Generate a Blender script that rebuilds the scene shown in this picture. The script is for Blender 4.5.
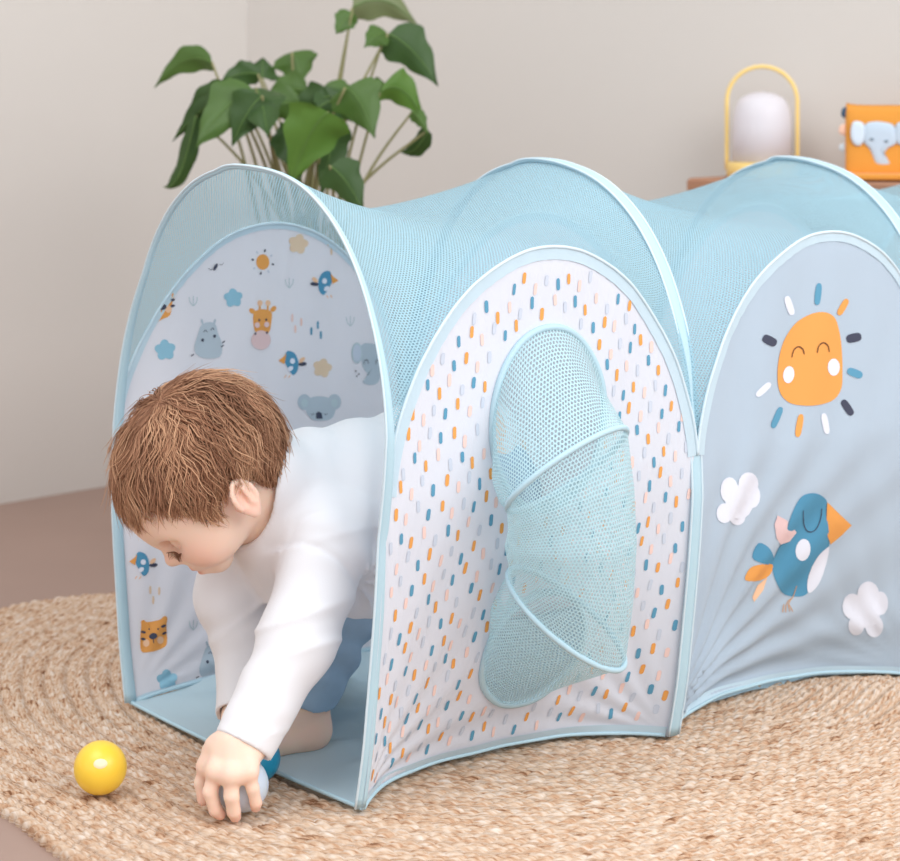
import bpy, math, random
import numpy as np
from mathutils import Vector, noise as mnoise

for _o in list(bpy.data.objects):
    bpy.data.objects.remove(_o, do_unlink=True)
SC = bpy.context.scene
COL = SC.collection
random.seed(7)
RNG = np.random.default_rng(7)

# ------------------------------------------------------------------ camera, light, exposure
CAM_H, FPX, HORIZ = 0.67, 2160.0, 100.0
cam_data = bpy.data.cameras.new('camera')
cam = bpy.data.objects.new('camera', cam_data)
COL.objects.link(cam)
cam.location = (0, 0, CAM_H)
cam.rotation_euler = (math.radians(90), 0, 0)
cam_data.sensor_width = 36.0
cam_data.sensor_fit = 'HORIZONTAL'
cam_data.lens = FPX / 900.0 * 36.0
cam_data.shift_y = -(430.5 - HORIZ) / 900.0
cam_data.clip_start = 0.05
cam_data.dof.use_dof = True
cam_data.dof.focus_distance = 2.12
cam_data.dof.aperture_fstop = 7.5
SC.camera = cam

world = bpy.data.worlds.new('daylight')
SC.world = world
world.use_nodes = True
bg = world.node_tree.nodes['Background']
bg.inputs['Color'].default_value = (0.93, 0.965, 1.0, 1)
bg.inputs['Strength'].default_value = 1.02

def area_light(name, loc, target, size, power, color):
    d = bpy.data.lights.new(name, 'AREA')
    d.shape = 'RECTANGLE'; d.size, d.size_y = size
    d.energy = power; d.color = color
    o = bpy.data.objects.new(name, d); COL.objects.link(o)
    o.location = loc
    o.rotation_euler = (Vector(target) - Vector(loc)).to_track_quat('-Z', 'Y').to_euler()
    return o
# daylight from a wide window behind and to the right of the camera, and a second one high on the left
area_light('window_daylight', (1.7, -0.3, 2.1), (0.0, 2.4, 0.2), (1.8, 1.5), 46, (1.0, 0.985, 0.975))
area_light('skylight_daylight', (-0.9, 1.2, 2.6), (0.0, 2.4, 0.1), (1.6, 1.6), 25, (0.96, 0.98, 1.0))
# unseen fill light added on the right to brighten the left wall
area_light('left_wall_fill_light', (2.3, 1.5, 1.8), (-0.75, 3.5, 0.35), (1.5, 1.4), 22, (0.93, 0.97, 1.0))

SC.view_settings.view_transform = 'Standard'
SC.view_settings.look = 'None'
SC.view_settings.gamma = 1.0
SC.view_settings.use_curve_mapping = False
SC.view_settings.exposure = 0.07
SC.cycles.transparent_max_bounces = 24
SC.cycles.max_bounces = 10

# ------------------------------------------------------------------ helpers
def srgb(r, g, b):
    f = lambda c: (c / 255 / 12.92) if c / 255 <= 0.04045 else ((c / 255 + 0.055) / 1.055) ** 2.4
    return (f(r), f(g), f(b), 1.0)

def mat(name, color, rough=0.75, spec=0.3, translucent=0.0, bump=0.0, bump_scale=300.0, sheen=0.0,
        sss=0.0, sss_radius=(0.008, 0.003, 0.0015), mottle=0.0, mottle_scale=20.0, metallic=0.0, trans=0.0, alpha=None):
    m = bpy.data.materials.new(name); m.use_nodes = True
    nt = m.node_tree; N, L = nt.nodes, nt.links
    p = N['Principled BSDF']
    p.inputs['Base Color'].default_value = color
    p.inputs['Roughness'].default_value = rough
    p.inputs['Specular IOR Level'].default_value = spec
    p.inputs['Metallic'].default_value = metallic
    if trans: p.inputs['Transmission Weight'].default_value = trans
    if sheen:
        p.inputs['Sheen Weight'].default_value = sheen
    if sss:
        p.inputs['Subsurface Weight'].default_value = sss
        p.inputs['Subsurface Radius'].default_value = sss_radius
        p.inputs['Subsurface Scale'].default_value = 1.0
    tc = N.new('ShaderNodeTexCoord')
    if mottle:
        nz = N.new('ShaderNodeTexNoise'); nz.inputs['Scale'].default_value = mottle_scale; nz.inputs['Detail'].default_value = 5
        L.new(tc.outputs['Object'], nz.inputs['Vector'])
        mx = N.new('ShaderNodeMix'); mx.data_type = 'RGBA'
        mx.inputs[6].default_value = tuple(c * (1 - mottle) for c in color[:3]) + (1,)
        mx.inputs[7].default_value = tuple(min(1, c * (1 + mottle)) for c in color[:3]) + (1,)
        L.new(nz.outputs['Fac'], mx.inputs[0]); L.new(mx.outputs[2], p.inputs['Base Color'])
    if bump:
        nz = N.new('ShaderNodeTexNoise'); nz.inputs['Scale'].default_value = bump_scale; nz.inputs['Detail'].default_value = 4
        L.new(tc.outputs['Object'], nz.inputs['Vector'])
        bp = N.new('ShaderNodeBump'); bp.inputs['Strength'].default_value = bump; bp.inputs['Distance'].default_value = 0.002
        L.new(nz.outputs['Fac'], bp.inputs['Height']); L.new(bp.outputs['Normal'], p.inputs['Normal'])
    if translucent:
        tr = N.new('ShaderNodeBsdfTranslucent'); tr.inputs['Color'].default_value = color
        mx = N.new('ShaderNodeMixShader'); mx.inputs[0].default_value = translucent
        L.new(p.outputs[0], mx.inputs[1]); L.new(tr.outputs[0], mx.inputs[2])
        L.new(mx.outputs[0], N['Material Output'].inputs['Surface'])
    return m

def mesh_obj(name, verts, faces, mats, parent=None, idx=None, uv=None, smooth=True, attr=None):
    """verts (n,3); faces: (m,4)/(m,3) int array or list of tuples; uv per vertex"""
    me = bpy.data.meshes.new(name)
    verts = np.asarray(verts, dtype=np.float32)
    if isinstance(faces, np.ndarray):
        m, k = faces.shape
        flat = np.ascontiguousarray(faces, dtype=np.int32).ravel()
        starts = np.arange(0, m * k, k, dtype=np.int32)
        me.vertices.add(len(verts)); me.vertices.foreach_set('co', verts.ravel())
        me.loops.add(m * k); me.loops.foreach_set('vertex_index', flat)
        me.polygons.add(m); me.polygons.foreach_set('loop_start', starts)
        try: me.polygons.foreach_set('loop_total', np.full(m, k, dtype=np.int32))
        except Exception: pass
        me.update(calc_edges=True)
    else:
        me.from_pydata([tuple(v) for v in verts.tolist()], [], [tuple(f) for f in faces])
        me.update()
    me.validate()
    if idx is not None:
        me.polygons.foreach_set('material_index', np.asarray(idx, dtype=np.int32))
    me.polygons.foreach_set('use_smooth', np.full(len(me.polygons), smooth, dtype=bool))
    if uv is not None:
        li = np.zeros(len(me.loops), dtype=np.int32); me.loops.foreach_get('vertex_index', li)
        layer = me.uv_layers.new(name='UVMap')
        layer.data.foreach_set('uv', np.asarray(uv, dtype=np.float32)[li].ravel())
    if attr is not None:
        a = me.attributes.new('tone', 'FLOAT', 'POINT')
        a.data.foreach_set('value', np.asarray(attr, dtype=np.float32))
    for mm in (mats if isinstance(mats, (list, tuple)) else [mats]):
        me.materials.append(mm)
    o = bpy.data.objects.new(name, me); COL.objects.link(o)
    if parent is not None: o.parent = parent
    return o

class MB:
    """collects shapes into one mesh"""
    def __init__(s): s.v = []; s.f = []; s.i = []; s.n = 0
    def add(s, v, f, mi=0):
        v = np.asarray(v, float).reshape(-1, 3)
        s.v.append(v)
        for q in f: s.f.append(tuple(int(a) + s.n for a in q)); s.i.append(mi)
        s.n += len(v)
    def build(s, name, mats, parent=None, smooth=True):
        return mesh_obj(name, np.concatenate(s.v), s.f, mats, parent, idx=s.i, smooth=smooth)

def grid_faces(nu, nv, close_u=False, close_v=False):
    iu = np.arange(nu if close_u else nu - 1); iv = np.arange(nv if close_v else nv - 1)
    A, B = np.meshgrid(iu, iv, indexing='ij')
    a = A * nv + B; b = ((A + 1) % nu) * nv + B
    c = ((A + 1) % nu) * nv + (B + 1) % nv; d = A * nv + (B + 1) % nv
    return np.stack([a, b, c, d], -1).reshape(-1, 4)

def tube(path, rad, n=8, caps=True, flat=None, up=None):
    """tube along path; rad scalar/array; flat=(a,b) radii along (up-side, up) with up vectors array"""
    P = np.asarray(path, float); m = len(P)
    T = np.gradient(P, axis=0); T /= np.linalg.norm(T, axis=1)[:, None] + 1e-12
    rad = np.broadcast_to(np.asarray(rad, float), (m,))
    if up is None:
        ref = np.array([0, 0, 1.0]) if abs(T[0][2]) < 0.9 else np.array([1.0, 0, 0])
        U = np.zeros_like(P); u = ref - T[0] * ref.dot(T[0]); u /= np.linalg.norm(u); U[0] = u
        for i in range(1, m):
            u = U[i - 1] - T[i] * U[i - 1].dot(T[i]); u /= np.linalg.norm(u) + 1e-12; U[i] = u
    else:
        U = np.asarray(up, float); U = U - T * (U * T).sum(1)[:, None]; U /= np.linalg.norm(U, axis=1)[:, None] + 1e-12
    V = np.cross(T, U)
    fa, fb = flat if flat is not None else (1.0, 1.0)
    fa = np.broadcast_to(np.asarray(fa, float), (m,)); fb = np.broadcast_to(np.asarray(fb, float), (m,))
    an = np.linspace(0, 2 * np.pi, n, endpoint=False)
    ring = P[:, None] + (rad * fa)[:, None, None] * np.cos(an)[None, :, None] * V[:, None] + (rad * fb)[:, None, None] * np.sin(an)[None, :, None] * U[:, None]
    f = [tuple(q) for q in grid_faces(m, n, close_v=True).tolist()]
    if caps:
        f.append(tuple(range(n)))
        f.append(tuple(range(m * n - 1, (m - 1) * n - 1, -1)))
    return ring.reshape(-1, 3), f

def lathe(prof, n=40, center=(0, 0, 0)):
    p = np.asarray(prof, float); an = np.linspace(0, 2 * np.pi, n, endpoint=False)
    v = np.stack([p[:, None, 0] * np.cos(an), p[:, None, 0] * np.sin(an), np.broadcast_to(p[:, None, 1], (len(p), n))], -1)
    f = [tuple(q[::-1]) for q in grid_faces(len(p), n, close_v=True).tolist()]
    return v.reshape(-1, 3) + np.asarray(center), f

def box(c, h):
    x, y, z = c; a, b, d = h
    v = [(x + i * a, y + j * b, z + k * d) for i in (-1, 1) for j in (-1, 1) for k in (-1, 1)]
    f = [(0, 1, 3, 2), (4, 6, 7, 5), (0, 4, 5, 1), (2, 3, 7, 6), (0, 2, 6, 4), (1, 5, 7, 3)]
    return v, f

def catmull(pts, n=8, closed=False):
    P = np.asarray(pts, float); m = len(P); out = []
    R = range(m if closed else m - 1)
    for i in R:
        if closed: a, b, c, d = P[(i - 1) % m], P[i], P[(i + 1) % m], P[(i + 2) % m]
        else: a, b, c, d = P[max(i - 1, 0)], P[i], P[i + 1], P[min(i + 2, m - 1)]
        for t in np.linspace(0, 1, n, endpoint=False):
            out.append(0.5 * ((2 * b) + (-a + c) * t + (2 * a - 5 * b + 4 * c - d) * t * t + (-a + 3 * b - 3 * c + d) * t ** 3))
    if not closed: out.append(P[-1])
    return np.array(out)

def resample(path, n):
    P = np.asarray(path, float); d = np.r_[0, np.cumsum(np.linalg.norm(np.diff(P, axis=0), axis=1))]
    t = np.linspace(0, d[-1], n)
    return np.stack([np.interp(t, d, P[:, k]) for k in range(P.shape[1])], -1)

def empty(name, loc, label, cat, group=None):
    o = bpy.data.objects.new(name, None); COL.objects.link(o)
    o.location = loc; o.empty_display_size = 0.05
    tag(o, label, cat, group); return o

def tag(o, label, cat, group=None):
    o['label'] = label; o['category'] = cat
    if group: o['group'] = group
    return o

def keep(o, parent):
    """parent while leaving the mesh where its world coordinates put it"""
    o.parent = parent
    bpy.context.view_layer.update(); o.matrix_parent_inverse = parent.matrix_world.inverted()
    return o

def structure(o):
    o['kind'] = 'structure'; return o

def sight(px, py, Y):
    """world point seen at pixel (px, py) at distance Y in front of the camera (used to read positions off the photo)"""
    return np.array([(px - 450.0) / FPX * Y, Y, CAM_H - (py - HORIZ) / FPX * Y])
# ------------------------------------------------------------------ the room
GROUND = -0.012          # bare floor; the rug's top is about z = 0
CORNER = np.array([-0.382, 4.062])
LW = np.array([0.166, 0.183]); LW /= np.linalg.norm(LW)      # left wall runs from lower left to the corner
BW = np.array([0.183, -0.125]); BW /= np.linalg.norm(BW)     # back wall runs from the corner to the right
M_wall = mat('warm_white_wall_paint', srgb(211, 205, 199), rough=0.9, spec=0.15, bump=0.15, bump_scale=60, mottle=0.012, mottle_scale=2.0)
M_floor = mat('taupe_floor', srgb(162, 136, 124), rough=0.55, spec=0.3, mottle=0.06, mottle_scale=5.0, bump=0.05, bump_scale=40)

def wall(name, a, b, thick_dir, h=2.6):
    a = np.asarray(a); b = np.asarray(b); t = np.asarray(thick_dir) * 0.1
    v = []
    for p in (a, b, b + t, a + t):
        v += [(p[0], p[1], GROUND), (p[0], p[1], h)]
    f = [(0, 2, 3, 1), (2, 4, 5, 3), (4, 6, 7, 5), (6, 0, 1, 7), (1, 3, 5, 7), (0, 6, 4, 2)]
    return structure(mesh_obj(name, v, f, M_wall, smooth=False))
nl = np.array([-LW[1], LW[0]]); nb = np.array([-BW[1], BW[0]])
wall('wall_left', CORNER - LW * 4.4, CORNER + LW * 0.1, nl)
wall('wall_back', CORNER - BW * 0.1, CORNER + BW * 4.4, nb)
v, f = box((0, 2.0, GROUND - 0.05), (4.5, 3.6, 0.05))
structure(mesh_obj('floor', v, f, M_floor, smooth=False))

# ------------------------------------------------------------------ braided jute rug
def rug():
    cx, cy = 0.19, 2.56
    edge = np.array([(-.412, 2.04), (-.328, 1.91), (-.19, 1.80), (.10, 1.775), (.385, 1.895), (.75, 2.12), (1.0, 2.6), (.8, 3.02), (.3, 3.10), (-.2, 3.04), (-.457, 2.953), (-.597, 2.866), (-.665, 2.62), (-.60, 2.32), (-.49, 2.13)])
    d_ = catmull(edge, 12, closed=True) - (cx, cy); th = np.degrees(np.arctan2(d_[:, 1], d_[:, 0])) % 360; rr = np.hypot(d_[:, 0], d_[:, 1])
    o_ = np.argsort(th); th, rr = th[o_], rr[o_]; th = np.r_[th[-1] - 360, th, th[0] + 360]; rr = np.r_[rr[-1], rr, rr[0]]
    NT, NRING, SUB = 2500, 33, 11
    t = np.linspace(0, 2 * np.pi, NT, endpoint=False)
    R = np.interp(np.degrees(t), th, rr)
    k = np.exp(-0.5 * (np.arange(-90, 91) / 14.0) ** 2); k /= k.sum()
    R = np.convolve(np.r_[R[-90:], R, R[:90]], k, 'valid')
    rho = (np.arange(NRING * SUB + 1)) / (NRING * SUB)
    ring = np.minimum((rho * NRING).astype(int), NRING - 1)
    vv = rho * NRING - ring; vv[-1] = 1.0
    nk = np.maximum(6, np.round(2 * np.pi * (ring + 0.5) / NRING * 0.80 / 0.0150))
    T, V = np.meshgrid(t, vv); RG = np.broadcast_to(ring[:, None], T.shape); NK = np.broadcast_to(nk[:, None], T.shape)
    side = (V > 0.5)
    def wob(seed, amp):
        rs = np.random.default_rng(seed)
        return sum(amp / j * np.sin(j * 3 * T + rs.uniform(0, 6.3, NRING)[RG]) for j in range(1, 7))
    ph = T / (2 * np.pi) * NK + 1.5 * np.abs(V - 0.5) + 0.5 * side + wob(1, 0.10)
    lump = np.floor(ph); fr = ph - lump
    hsh = np.sin(lump * 12.9898 + RG * 78.233 + side * 37.719) * 43758.5453; hsh = hsh - np.floor(hsh)
    hs2 = np.sin(lump * 39.346 + RG * 11.135 + side * 83.155) * 24634.6345; hs2 = hs2 - np.floor(hs2)
    hs3 = np.sin(lump * 63.7264 + RG * 45.164 + side * 9.31) * 15731.743; hs3 = hs3 - np.floor(hs3)
    W = np.abs(V - 0.5) * 2
    env = np.sqrt(np.clip(1 - W ** 2.4, 0, 1)) * (1 - 0.35 * np.exp(-(W / 0.16) ** 2))
    body = np.abs(np.sin(np.pi * fr)) ** 0.55
    z = GROUND + 0.0040 + 0.0072 * env * (0.55 + 0.45 * body) * (0.74 + 0.30 * hsh)
    z += 0.0012 * np.sin(T * 5 + 1) * np.sin(rho[:, None] * 9)
    z[0] = GROUND + 0.01
    ee = 0.004 * (np.abs(np.sin(np.pi * fr)) - 0.5) * (rho[:, None] ** 6)       # scalloped outer edge
    rad = R[None] * rho[:, None] + ee
    X = cx + rad * np.cos(T); Y = cy + rad * np.sin(T)
    z += 0.016 * np.exp(-(((X - 0.47) / 0.11) ** 2 + ((Y - 2.44) / 0.06) ** 2)) * (X > 0.3)   # soft wave at the right
    verts = np.stack([X, Y, z], -1)
    skirt = verts[-1:].copy(); skirt[..., 2] = GROUND
    verts = np.concatenate([verts, skirt]); tn = np.where(hs3 > 0.975, -0.42, hs2 * 0.75 + hsh * 0.25); tone = np.concatenate([tn, hs2[-1:]])
    uv = np.stack([np.concatenate([T * 0.8 * (ring[:, None] + .5) / NRING, T[-1:] * .8]), np.concatenate([rad, rad[-1:]])], -1)
    nr = verts.shape[0]
    f = grid_faces(nr, NT, close_v=True)
    m = bpy.data.materials.new('braided_jute'); m.use_nodes = True
    nt = m.node_tree; N, L = nt.nodes, nt.links; p = N['Principled BSDF']
    p.inputs['Roughness'].default_value = 0.85; p.inputs['Specular IOR Level'].default_value = 0.15
    at = N.new('ShaderNodeAttribute'); at.attribute_name = 'tone'
    tc = N.new('ShaderNodeTexCoord')
    n1 = N.new('ShaderNodeTexNoise'); n1.inputs['Scale'].default_value = 6; n1.inputs['Detail'].default_value = 4
    L.new(tc.outputs['Object'], n1.inputs['Vector'])
    n2 = N.new('ShaderNodeTexNoise'); n2.inputs['Scale'].default_value = 210; n2.inputs['Detail'].default_value = 3
    mp = N.new('ShaderNodeMapping'); mp.inputs['Scale'].default_value = (0.35, 1.6, 1)
    L.new(tc.outputs['UV'], mp.inputs['Vector']); L.new(mp.outputs[0], n2.inputs['Vector'])
    a1 = N.new('ShaderNodeMath'); a1.operation = 'MULTIPLY_ADD'; a1.inputs[1].default_value = 0.26
    a2 = N.new('ShaderNodeMath'); a2.operation = 'MULTIPLY_ADD'; a2.inputs[1].default_value = 1.55
    L.new(at.outputs['Fac'], a1.inputs[0]); L.new(n2.outputs['Fac'], a2.inputs[0]); a2.inputs[2].default_value = -0.42
    L.new(a2.outputs[0], a1.inputs[2])
    cr = N.new('ShaderNodeValToRGB'); e = cr.color_ramp.elements
    e[0].position = 0.05; e[0].color = srgb(122, 82, 56)
    e[1].position = 0.85; e[1].color = srgb(222, 207, 195)
    x = e.new(0.30); x.color = srgb(186, 147, 117)
    x = e.new(0.55); x.color = srgb(206, 181, 158)
    L.new(a1.outputs[0], cr.inputs[0]); L.new(cr.outputs[0], p.inputs['Base Color'])
    bp = N.new('ShaderNodeBump'); bp.inputs['Strength'].default_value = 0.6; bp.inputs['Distance'].default_value = 0.0025
    L.new(n2.outputs['Fac'], bp.inputs['Height']); L.new(bp.outputs[0], p.inputs['Normal'])
    o = mesh_obj('rug', verts.reshape(-1, 3), f, m, uv=uv.reshape(-1, 2), attr=tone.ravel())
    tag(o, 'large round braided jute rug lying on the floor under the play tunnel', 'rug')
rug()
# ------------------------------------------------------------------ pop-up play tunnel
A_L = np.array([-0.35438, 2.39207]); A_R = np.array([-0.08281, 2.03258]); B_R = np.array([0.2335, 2.2719])
W_T = np.linalg.norm(A_R - A_L); E_T = np.linalg.norm(B_R - A_R)
R_T = np.array([0.6030, -0.7977]); EV = np.array([0.7977, 0.6030])        # across (towards the camera) and along the tunnel
M_0 = (A_L + A_R) / 2
_half = [(.225, 0), (.238, .06), (.246, .12), (.256, .20), (.262, .28), (.262, .34), (.255, .40), (.238, .455), (.210, .508), (.172, .551), (.122, .583), (.064, .600), (0, .605)]
_pr = np.array(_half + [(-a, b) for a, b in _half[-2::-1]])
_pr = catmull(_pr, 24)
_ln = np.r_[0, np.cumsum(np.linalg.norm(np.diff(_pr, axis=0), axis=1))]
LT = _ln[-1]
_tg = np.gradient(_pr, axis=0); _tg /= np.linalg.norm(_tg, axis=1)[:, None]
_nm = np.stack([_tg[:, 1], -_tg[:, 0]], -1)
def prof(l):
    g = lambda a: np.interp(l, _ln, a)
    return g(_pr[:, 0]), g(_pr[:, 1]), g(_nm[:, 0]), g(_nm[:, 1])
def to_world(u, w, z):
    u, w, z = np.broadcast_arrays(u, w, z)
    return np.stack([M_0[0] + EV[0] * u + R_T[0] * w, M_0[1] + EV[1] * u + R_T[1] * w, z], -1)

def seam(s):
    """height of the seam between panel and mesh canopy, as a function of 0..1 between two hoops"""
    c = np.clip(np.abs(2 * np.asarray(s, float) - 1), 0, 1)
    return 0.30 + 0.226 * np.clip(1 - c ** 2, 0, 1) ** 0.62

W_SEAM = float(prof(0.30)[0])
_zi = _pr[:len(_pr) // 2 + 1]
def panel_pt(seg, s, z, far=False):
    """point on a side panel: segment, 0..1 between its hoops, height up the cloth. The panel stands nearly upright
    between the hoops; its lower edge is pulled in."""
    s = np.asarray(s, float); z = np.asarray(z, float)
    w = np.interp(np.minimum(z, 0.30), _zi[:, 1], _zi[:, 0])
    c = np.abs(2 * s - 1)
    k = np.clip(1 - z / 0.30, 0, 1) ** 1.5
    w = w - (0.012 if far else 0.067) * (1 - c ** (3.4 if seg == 0 else 2.8)) * k - 0.008 * (1 - c ** 2) * np.sin(np.pi * np.clip(z / .5, 0, 1))
    wr = 0
    for side, amp in ((0, (0.0018, 0.0060, 0.003)[seg]), (1, (0.0012, 0.0010, 0.001)[seg])):
        du = (s if side == 0 else 1 - s) * E_T
        d = np.sqrt(du ** 2 + z ** 2); an = np.arctan2(z, du + 1e-6)
        wr = wr + amp * np.sin(an * (21, 29, 21)[seg] + 1.3 * seg + np.sin(z * 25)) * np.exp(-(d / 0.30) ** 2) * np.clip(du / 0.05, 0, 1) * np.clip(d / 0.06, 0, 1)
    edge = np.clip(np.minimum(s, 1 - s) / .08, 0, 1)
    wr = wr + 0.0009 * np.sin(s * 31 + 3 * np.sin(z * 9) + seg) * edge
    dz = seam(s) - z
    wr = wr + 0.0008 * np.sin(s * 150 + 2 * np.sin(s * 37)) * np.exp(-(dz / 0.03)) * np.clip(dz / .006, 0, 1) * edge
    lift = 0.014 * (1 - c ** 4) * k if far else (0.006 if seg == 0 else 0.011) * (1 - c ** 2) * k
    w = w + wr
    if far: w = -(w - 0.018 * np.clip(z / .3, 0, 1) * (1 - c ** 6))
    return to_world((seg + s) * E_T, w, z + lift)

def panel_n(seg, s, z, far=False):
    h = 1e-3
    a = panel_pt(seg, s + h, z, far) - panel_pt(seg, s - h, z, far); b = panel_pt(seg, s, z + h, far) - panel_pt(seg, s, z - h, far)
    n = np.cross(a, b); n /= np.linalg.norm(n, axis=-1)[..., None] + 1e-12
    n *= np.sign((n * np.r_[R_T, 0]).sum(-1))[..., None]          # the face that looks towards the camera
    return n

M_blue = mat('pale_blue_polyester', srgb(202, 224, 233), rough=0.6, spec=0.3, translucent=0.2, bump=0.12, bump_scale=700)
M_sleeve = mat('pale_blue_hoop_sleeve', srgb(180, 209, 221), rough=0.6, spec=0.3, bump=0.12, bump_scale=500)
M_pipe = mat('white_piping', srgb(208, 225, 234), rough=0.6)
M_print = mat('white_printed_polyester', srgb(230, 232, 241), rough=0.65, spec=0.3, translucent=0.22, bump=0.10, bump_scale=700)
M_grey = mat('grey_blue_polyester', srgb(190, 206, 221), rough=0.55, spec=0.35, translucent=0.2, bump=0.10, bump_scale=700)
INK = {k: mat('print_' + k, srgb(*c), rough=0.7, spec=0.2) for k, c in dict(
    blue=(94, 154, 184), orange=(232, 162, 88), blush=(238, 206, 198), mist=(200, 208, 222), coral=(240, 196, 160), navy=(70, 74, 92),
    white=(226, 230, 242), sky=(146, 192, 212), grey=(186, 198, 208), sand=(226, 200, 172), rose=(226, 196, 196), brown=(92, 60, 48),
    teal=(84, 148, 182), straw=(206, 158, 116), sage=(190, 206, 212)).items()}
INKS = list(INK)

def mesh_fabric(name, color, pitch=0.0031, hole=0.30, seen=0.86):
    m = bpy.data.materials.new(name); m.use_nodes = True
    nt = m.node_tree; N, L = nt.nodes, nt.links; p = N['Principled BSDF']
    p.inputs['Base Color'].default_value = color; p.inputs['Roughness'].default_value = 0.7
    p.inputs['Specular IOR Level'].default_value = 0.2
    tc = N.new('ShaderNodeTexCoord')
    def M(op, a, b=None, c=None):
        n = N.new('ShaderNodeMath'); n.operation = op
        for k, v in enumerate((a, b, c)):
            if v is None: continue
            if isinstance(v, (int, float)): n.inputs[k].default_value = v
            else: L.new(v, n.inputs[k])
        return n.outputs[0]
    sx = N.new('ShaderNodeSeparateXYZ'); L.new(tc.outputs['UV'], sx.inputs[0])
    U = M('DIVIDE', sx.outputs[0], pitch); V = M('DIVIDE', sx.outputs[1], pitch * 1.732)
    def d2(off):
        a = M('SUBTRACT', M('FRACT', M('ADD', U, off)), 0.5); b = M('MULTIPLY', M('SUBTRACT', M('FRACT', M('ADD', V, off)), 0.5), 1.732)
        return M('ADD', M('MULTIPLY', a, a), M('MULTIPLY', b, b))
    dd = M('MINIMUM', d2(0.0), d2(0.5))
    is_hole = M('LESS_THAN', dd, hole * hole)
    tr = N.new('ShaderNodeBsdfTransparent')
    tl = N.new('ShaderNodeBsdfTranslucent'); tl.inputs['Color'].default_value = color
    m1 = N.new('ShaderNodeMixShader'); m1.inputs[0].default_value = 0.35
    L.new(p.outputs[0], m1.inputs[1]); L.new(tl.outputs[0], m1.inputs[2])
    m2 = N.new('ShaderNodeMixShader'); L.new(M('MULTIPLY', is_hole, seen), m2.inputs[0])
    L.new(m1.outputs[0], m2.inputs[1]); L.new(tr.outputs[0], m2.inputs[2])
    L.new(m2.outputs[0], N['Material Output'].inputs['Surface'])
    return m
M_mesh = mesh_fabric('pale_blue_mesh', srgb(176, 213, 226))
M_mesh2 = mesh_fabric('pale_blue_chute_mesh', srgb(200, 230, 237), pitch=0.0034, hole=0.34)

tent = empty('play_tunnel', (0, 0, 0), 'pale blue pop-up play tunnel of mesh and printed panels standing on the jute rug', 'play tunnel')
NSEG = 3

def asym(u, w, z, k=1.0):
    """the hoops lean a little: their far shoulders hang lower than the near ones"""
    left = np.clip(-w / 0.07, 0, 1); right = np.clip(w / 0.07, 0, 1)
    a = np.interp(u / E_T, [0, 1, 2, 3], [0.034, 0.036, 0.050, 0.05]) * np.clip((z - 0.22) / 0.26, 0, 1) ** 1.2
    b = np.clip((z - 0.26) / 0.10, 0, 1) * (0.013 - 0.022 * np.clip(u / E_T, 0, 1))
    return w + k * (left * a + right * b), z - k * 0.004 * (u / E_T) * (z / 0.6) ** 2

# hoops -------------------------------------------------------------
def hoop(k):
    l = np.linspace(0, LT, 140)
    w, z, nw, nz = prof(l)
    o_ = -0.003 if k == 0 else 0.0012
    w, z = asym(k * E_T, w + nw * o_, z + nz * o_)
    P = to_world(k * E_T, w, z + 0.003 * (z < 0.1))
    up = np.stack([R_T[0] * nw, R_T[1] * nw, nz], -1)
    q = np.minimum(l, LT - l) / LT
    wide = np.interp(q, [0, .22, .32, .5], [.0065, .0055, .0030, .0026]) if k == 0 else np.interp(q, [0, .25, .5], [.0072, .0070, .0074])
    v, f = tube(P, 1.0, n=12, flat=(wide, 0.0030), up=up)
    mb = MB(); mb.add(v, f)
    o = mb.build('hoop', M_sleeve, tent)
    # the white piping that edges the sleeve
    for sgn in ((-1,) if k == 0 else (-1, 1)):
        off = np.r_[EV, 0] * sgn
        v, f = tube(P + off * (wide[:, None]) + up * 0.0016, 0.0013, n=6, up=up)
        mb = MB(); mb.add(v, f); mb.build('piping', M_pipe, o)
    return o
for k in range(NSEG + 1): hoop(k)

# mesh canopies over the panels ---------------------------------------------
def canopy(seg):
    s = (1 - np.cos(np.linspace(0, np.pi, 61))) / 2
    S, T = np.meshgrid(s, np.linspace(0, 1, 71), indexing='ij')
    c = np.abs(2 * S - 1); z0 = seam(S)
    l0 = np.interp(z0, _zi[:, 1], _ln[:len(_zi)])
    HW, HZ, _, _ = prof(l0 + (LT - 2 * l0) * T)
    q = np.clip((HZ - z0) / (0.605 - z0), 0, 1)
    Z = HZ - (0.057, 0.066, 0.066)[seg] * (1 - c ** 1.6) * q
    # the cloth is drawn in a little between hoop and seam
    pull = 0.010 * np.sin(np.pi * q) * (1 - c ** 6)
    HW = HW - np.sign(HW) * pull
    ends_n = panel_pt(seg, s, seam(s)); ends_f = panel_pt(seg, s, seam(s), True)
    HW2, Z = asym((seg + S) * E_T, HW, Z, c ** 2)
    P = to_world((seg + S) * E_T, HW2, Z)
    # meet the panels exactly along both seams
    t = np.linspace(0, 1, 71)[None, :, None]
    P = P + (ends_n - P[:, 0])[:, None] * np.clip(1 - 2 * t, 0, 1) ** 1.6 + (ends_f - P[:, -1])[:, None] * np.clip(2 * t - 1, 0, 1) ** 1.6
    arc = np.concatenate([np.zeros((61, 1)), np.cumsum(np.linalg.norm(np.diff(P, axis=1), axis=2), axis=1)], 1)
    arc -= arc[:, 35:36]
    uv = np.stack([S * E_T, arc], -1)
    return mesh_obj('mesh_canopy', P.reshape(-1, 3), grid_faces(61, 71), M_mesh, tent, uv=uv.reshape(-1, 2))
for k in range(NSEG): canopy(k)

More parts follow.
